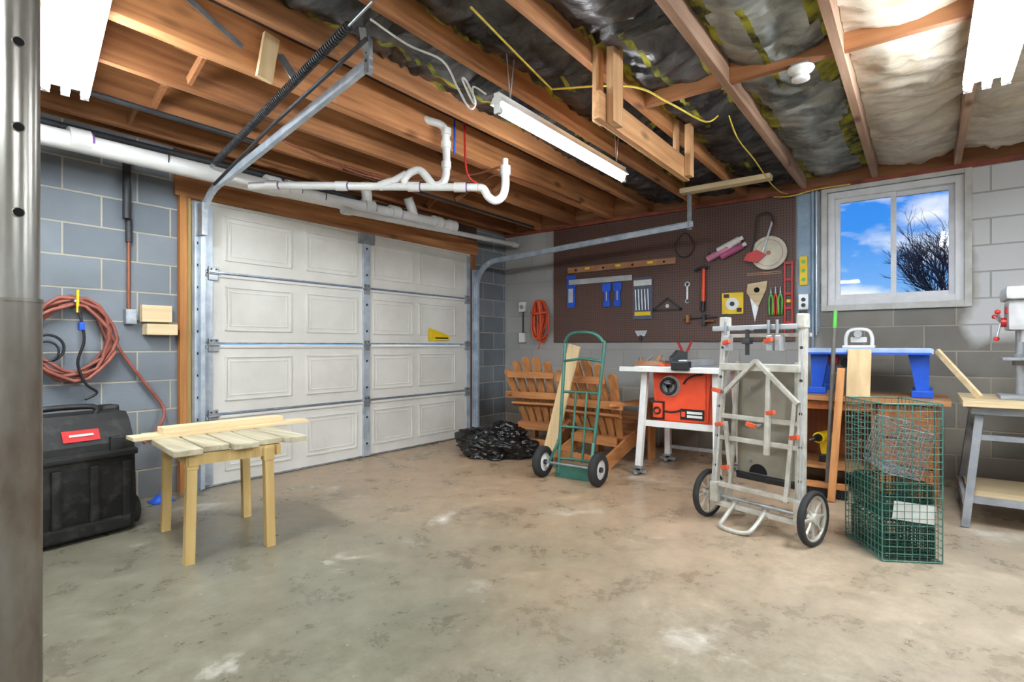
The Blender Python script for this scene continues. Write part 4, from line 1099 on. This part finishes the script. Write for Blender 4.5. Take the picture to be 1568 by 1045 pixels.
b.cyl((ox - .06, oy, oz + .41), (ox - .06, oy, oz + .34), .022, ALU); b.cyl((ox - .06, oy, oz + .34), (ox - .06, oy, oz + .27), .005, STEEL)
b.cyl((ox - .02, oy + .075, oz + .46), (ox - .02, oy + .10, oz + .46), .028, RED)
for k in range(3):
    a = k * 2.09 + .4; b.cyl((ox - .02, oy + .10, oz + .46), (ox - .02 + .10 * math.cos(a), oy + .12, oz + .46 + .10 * math.sin(a)), .006, ALU, n=8); b.lathe((ox - .02 + .10 * math.cos(a), oy + .12, oz + .46 + .10 * math.sin(a)), (0, 0, 1), [(0, -.015), (.012, -.01), (.015, 0), (.012, .01), (0, .015)], RED, n=12)
b.cyl((ox + .16, oy, oz + .42), (ox + .16, oy, oz + .60), .06, IRON, n=20)
b.done()

# ------------------------------------------------------------------ outside
b = B('outside_lawn'); b.rng(XR + .25, 60, -30, 30, -.4, -.2, GRASS); b.done(True)
b = B('bare_tree')
random.seed(5)
def branch(p, d, L, r, lv):
    q = p.copy(); pts = [q.copy()]
    for k in range(3):
        d = (d + V([random.uniform(-.14, .14) for _ in range(3)]) + V((0, 0, .05))).normalized(); q = q + d * L / 3; pts.append(q.copy())
    b.tube(pts, r, BARK, n=3 if lv > 2 else 6, r2=r * .7)
    if lv >= 7: return
    for k in range(3 if lv < 6 else 2):
        az = random.uniform(0, 2 * math.pi); ax = V((math.cos(az), math.sin(az), random.uniform(-.3, .3))).normalized()
        nd = (Matrix.Rotation(random.uniform(.22, .62), 3, ax) @ d).normalized()
        if nd.z < .12: nd.z = .12
        s0 = pts[random.choice((1, 2, 3))] if lv > 0 else pts[random.choice((2, 3))]
        branch(s0, nd.normalized(), L * random.uniform(.70, .86), r * .64, lv + 1)
branch(V((30.5, -1.3, -.19)), V((0, 0, 1)), 2.15, .14, 0)
b.done()

# ------------------------------------------------------------------ world
w = bpy.data.worlds.new('sky_world'); scene.world = w; w.use_nodes = True
nt = w.node_tree; bg = nt.nodes['Background']; L = nt.links.new
tc = N(nt, 'ShaderNodeTexCoord'); sp = N(nt, 'ShaderNodeSeparateXYZ'); L(tc.outputs['Generated'], sp.inputs[0])
cr = N(nt, 'ShaderNodeValToRGB'); e = cr.color_ramp.elements
e[0].position = 0.0; e[0].color = lin((150, 200, 245)); e[1].position = .45; e[1].color = lin((24, 96, 214))
m_ = cr.color_ramp.elements.new(.18); m_.color = lin((62, 144, 234))
L(sp.outputs[2], cr.inputs[0])
mp = N(nt, 'ShaderNodeMapping'); mp.inputs['Scale'].default_value = (1, 1, 2.4); mp.inputs['Location'].default_value = (.3, .4, .1); L(tc.outputs['Generated'], mp.inputs[0])
no = N(nt, 'ShaderNodeTexNoise'); no.inputs['Scale'].default_value = 7; no.inputs['Detail'].default_value = 7; L(mp.outputs[0], no.inputs['Vector'])
c2 = N(nt, 'ShaderNodeValToRGB'); c2.color_ramp.elements[0].position = .46; c2.color_ramp.elements[1].position = .62
L(no.outputs['Fac'], c2.inputs[0])
mx = N(nt, 'ShaderNodeMix', data_type='RGBA'); L(c2.outputs[0], mx.inputs[0]); L(cr.outputs[0], mx.inputs[6]); mx.inputs[7].default_value = lin((240, 246, 252))
L(mx.outputs[2], bg.inputs[0]); bg.inputs[1].default_value = 0.78

# ------------------------------------------------------------------ camera
cam = bpy.data.cameras.new('camera'); co = bpy.data.objects.new('camera', cam); scene.collection.objects.link(co)
co.location = (0, 0, 1.05); co.rotation_euler = (math.pi / 2, 0, -math.atan2(.797, .603))
cam.sensor_width = 36; cam.lens = 19.15; cam.shift_y = .0054; cam.clip_start = .02
scene.camera = co
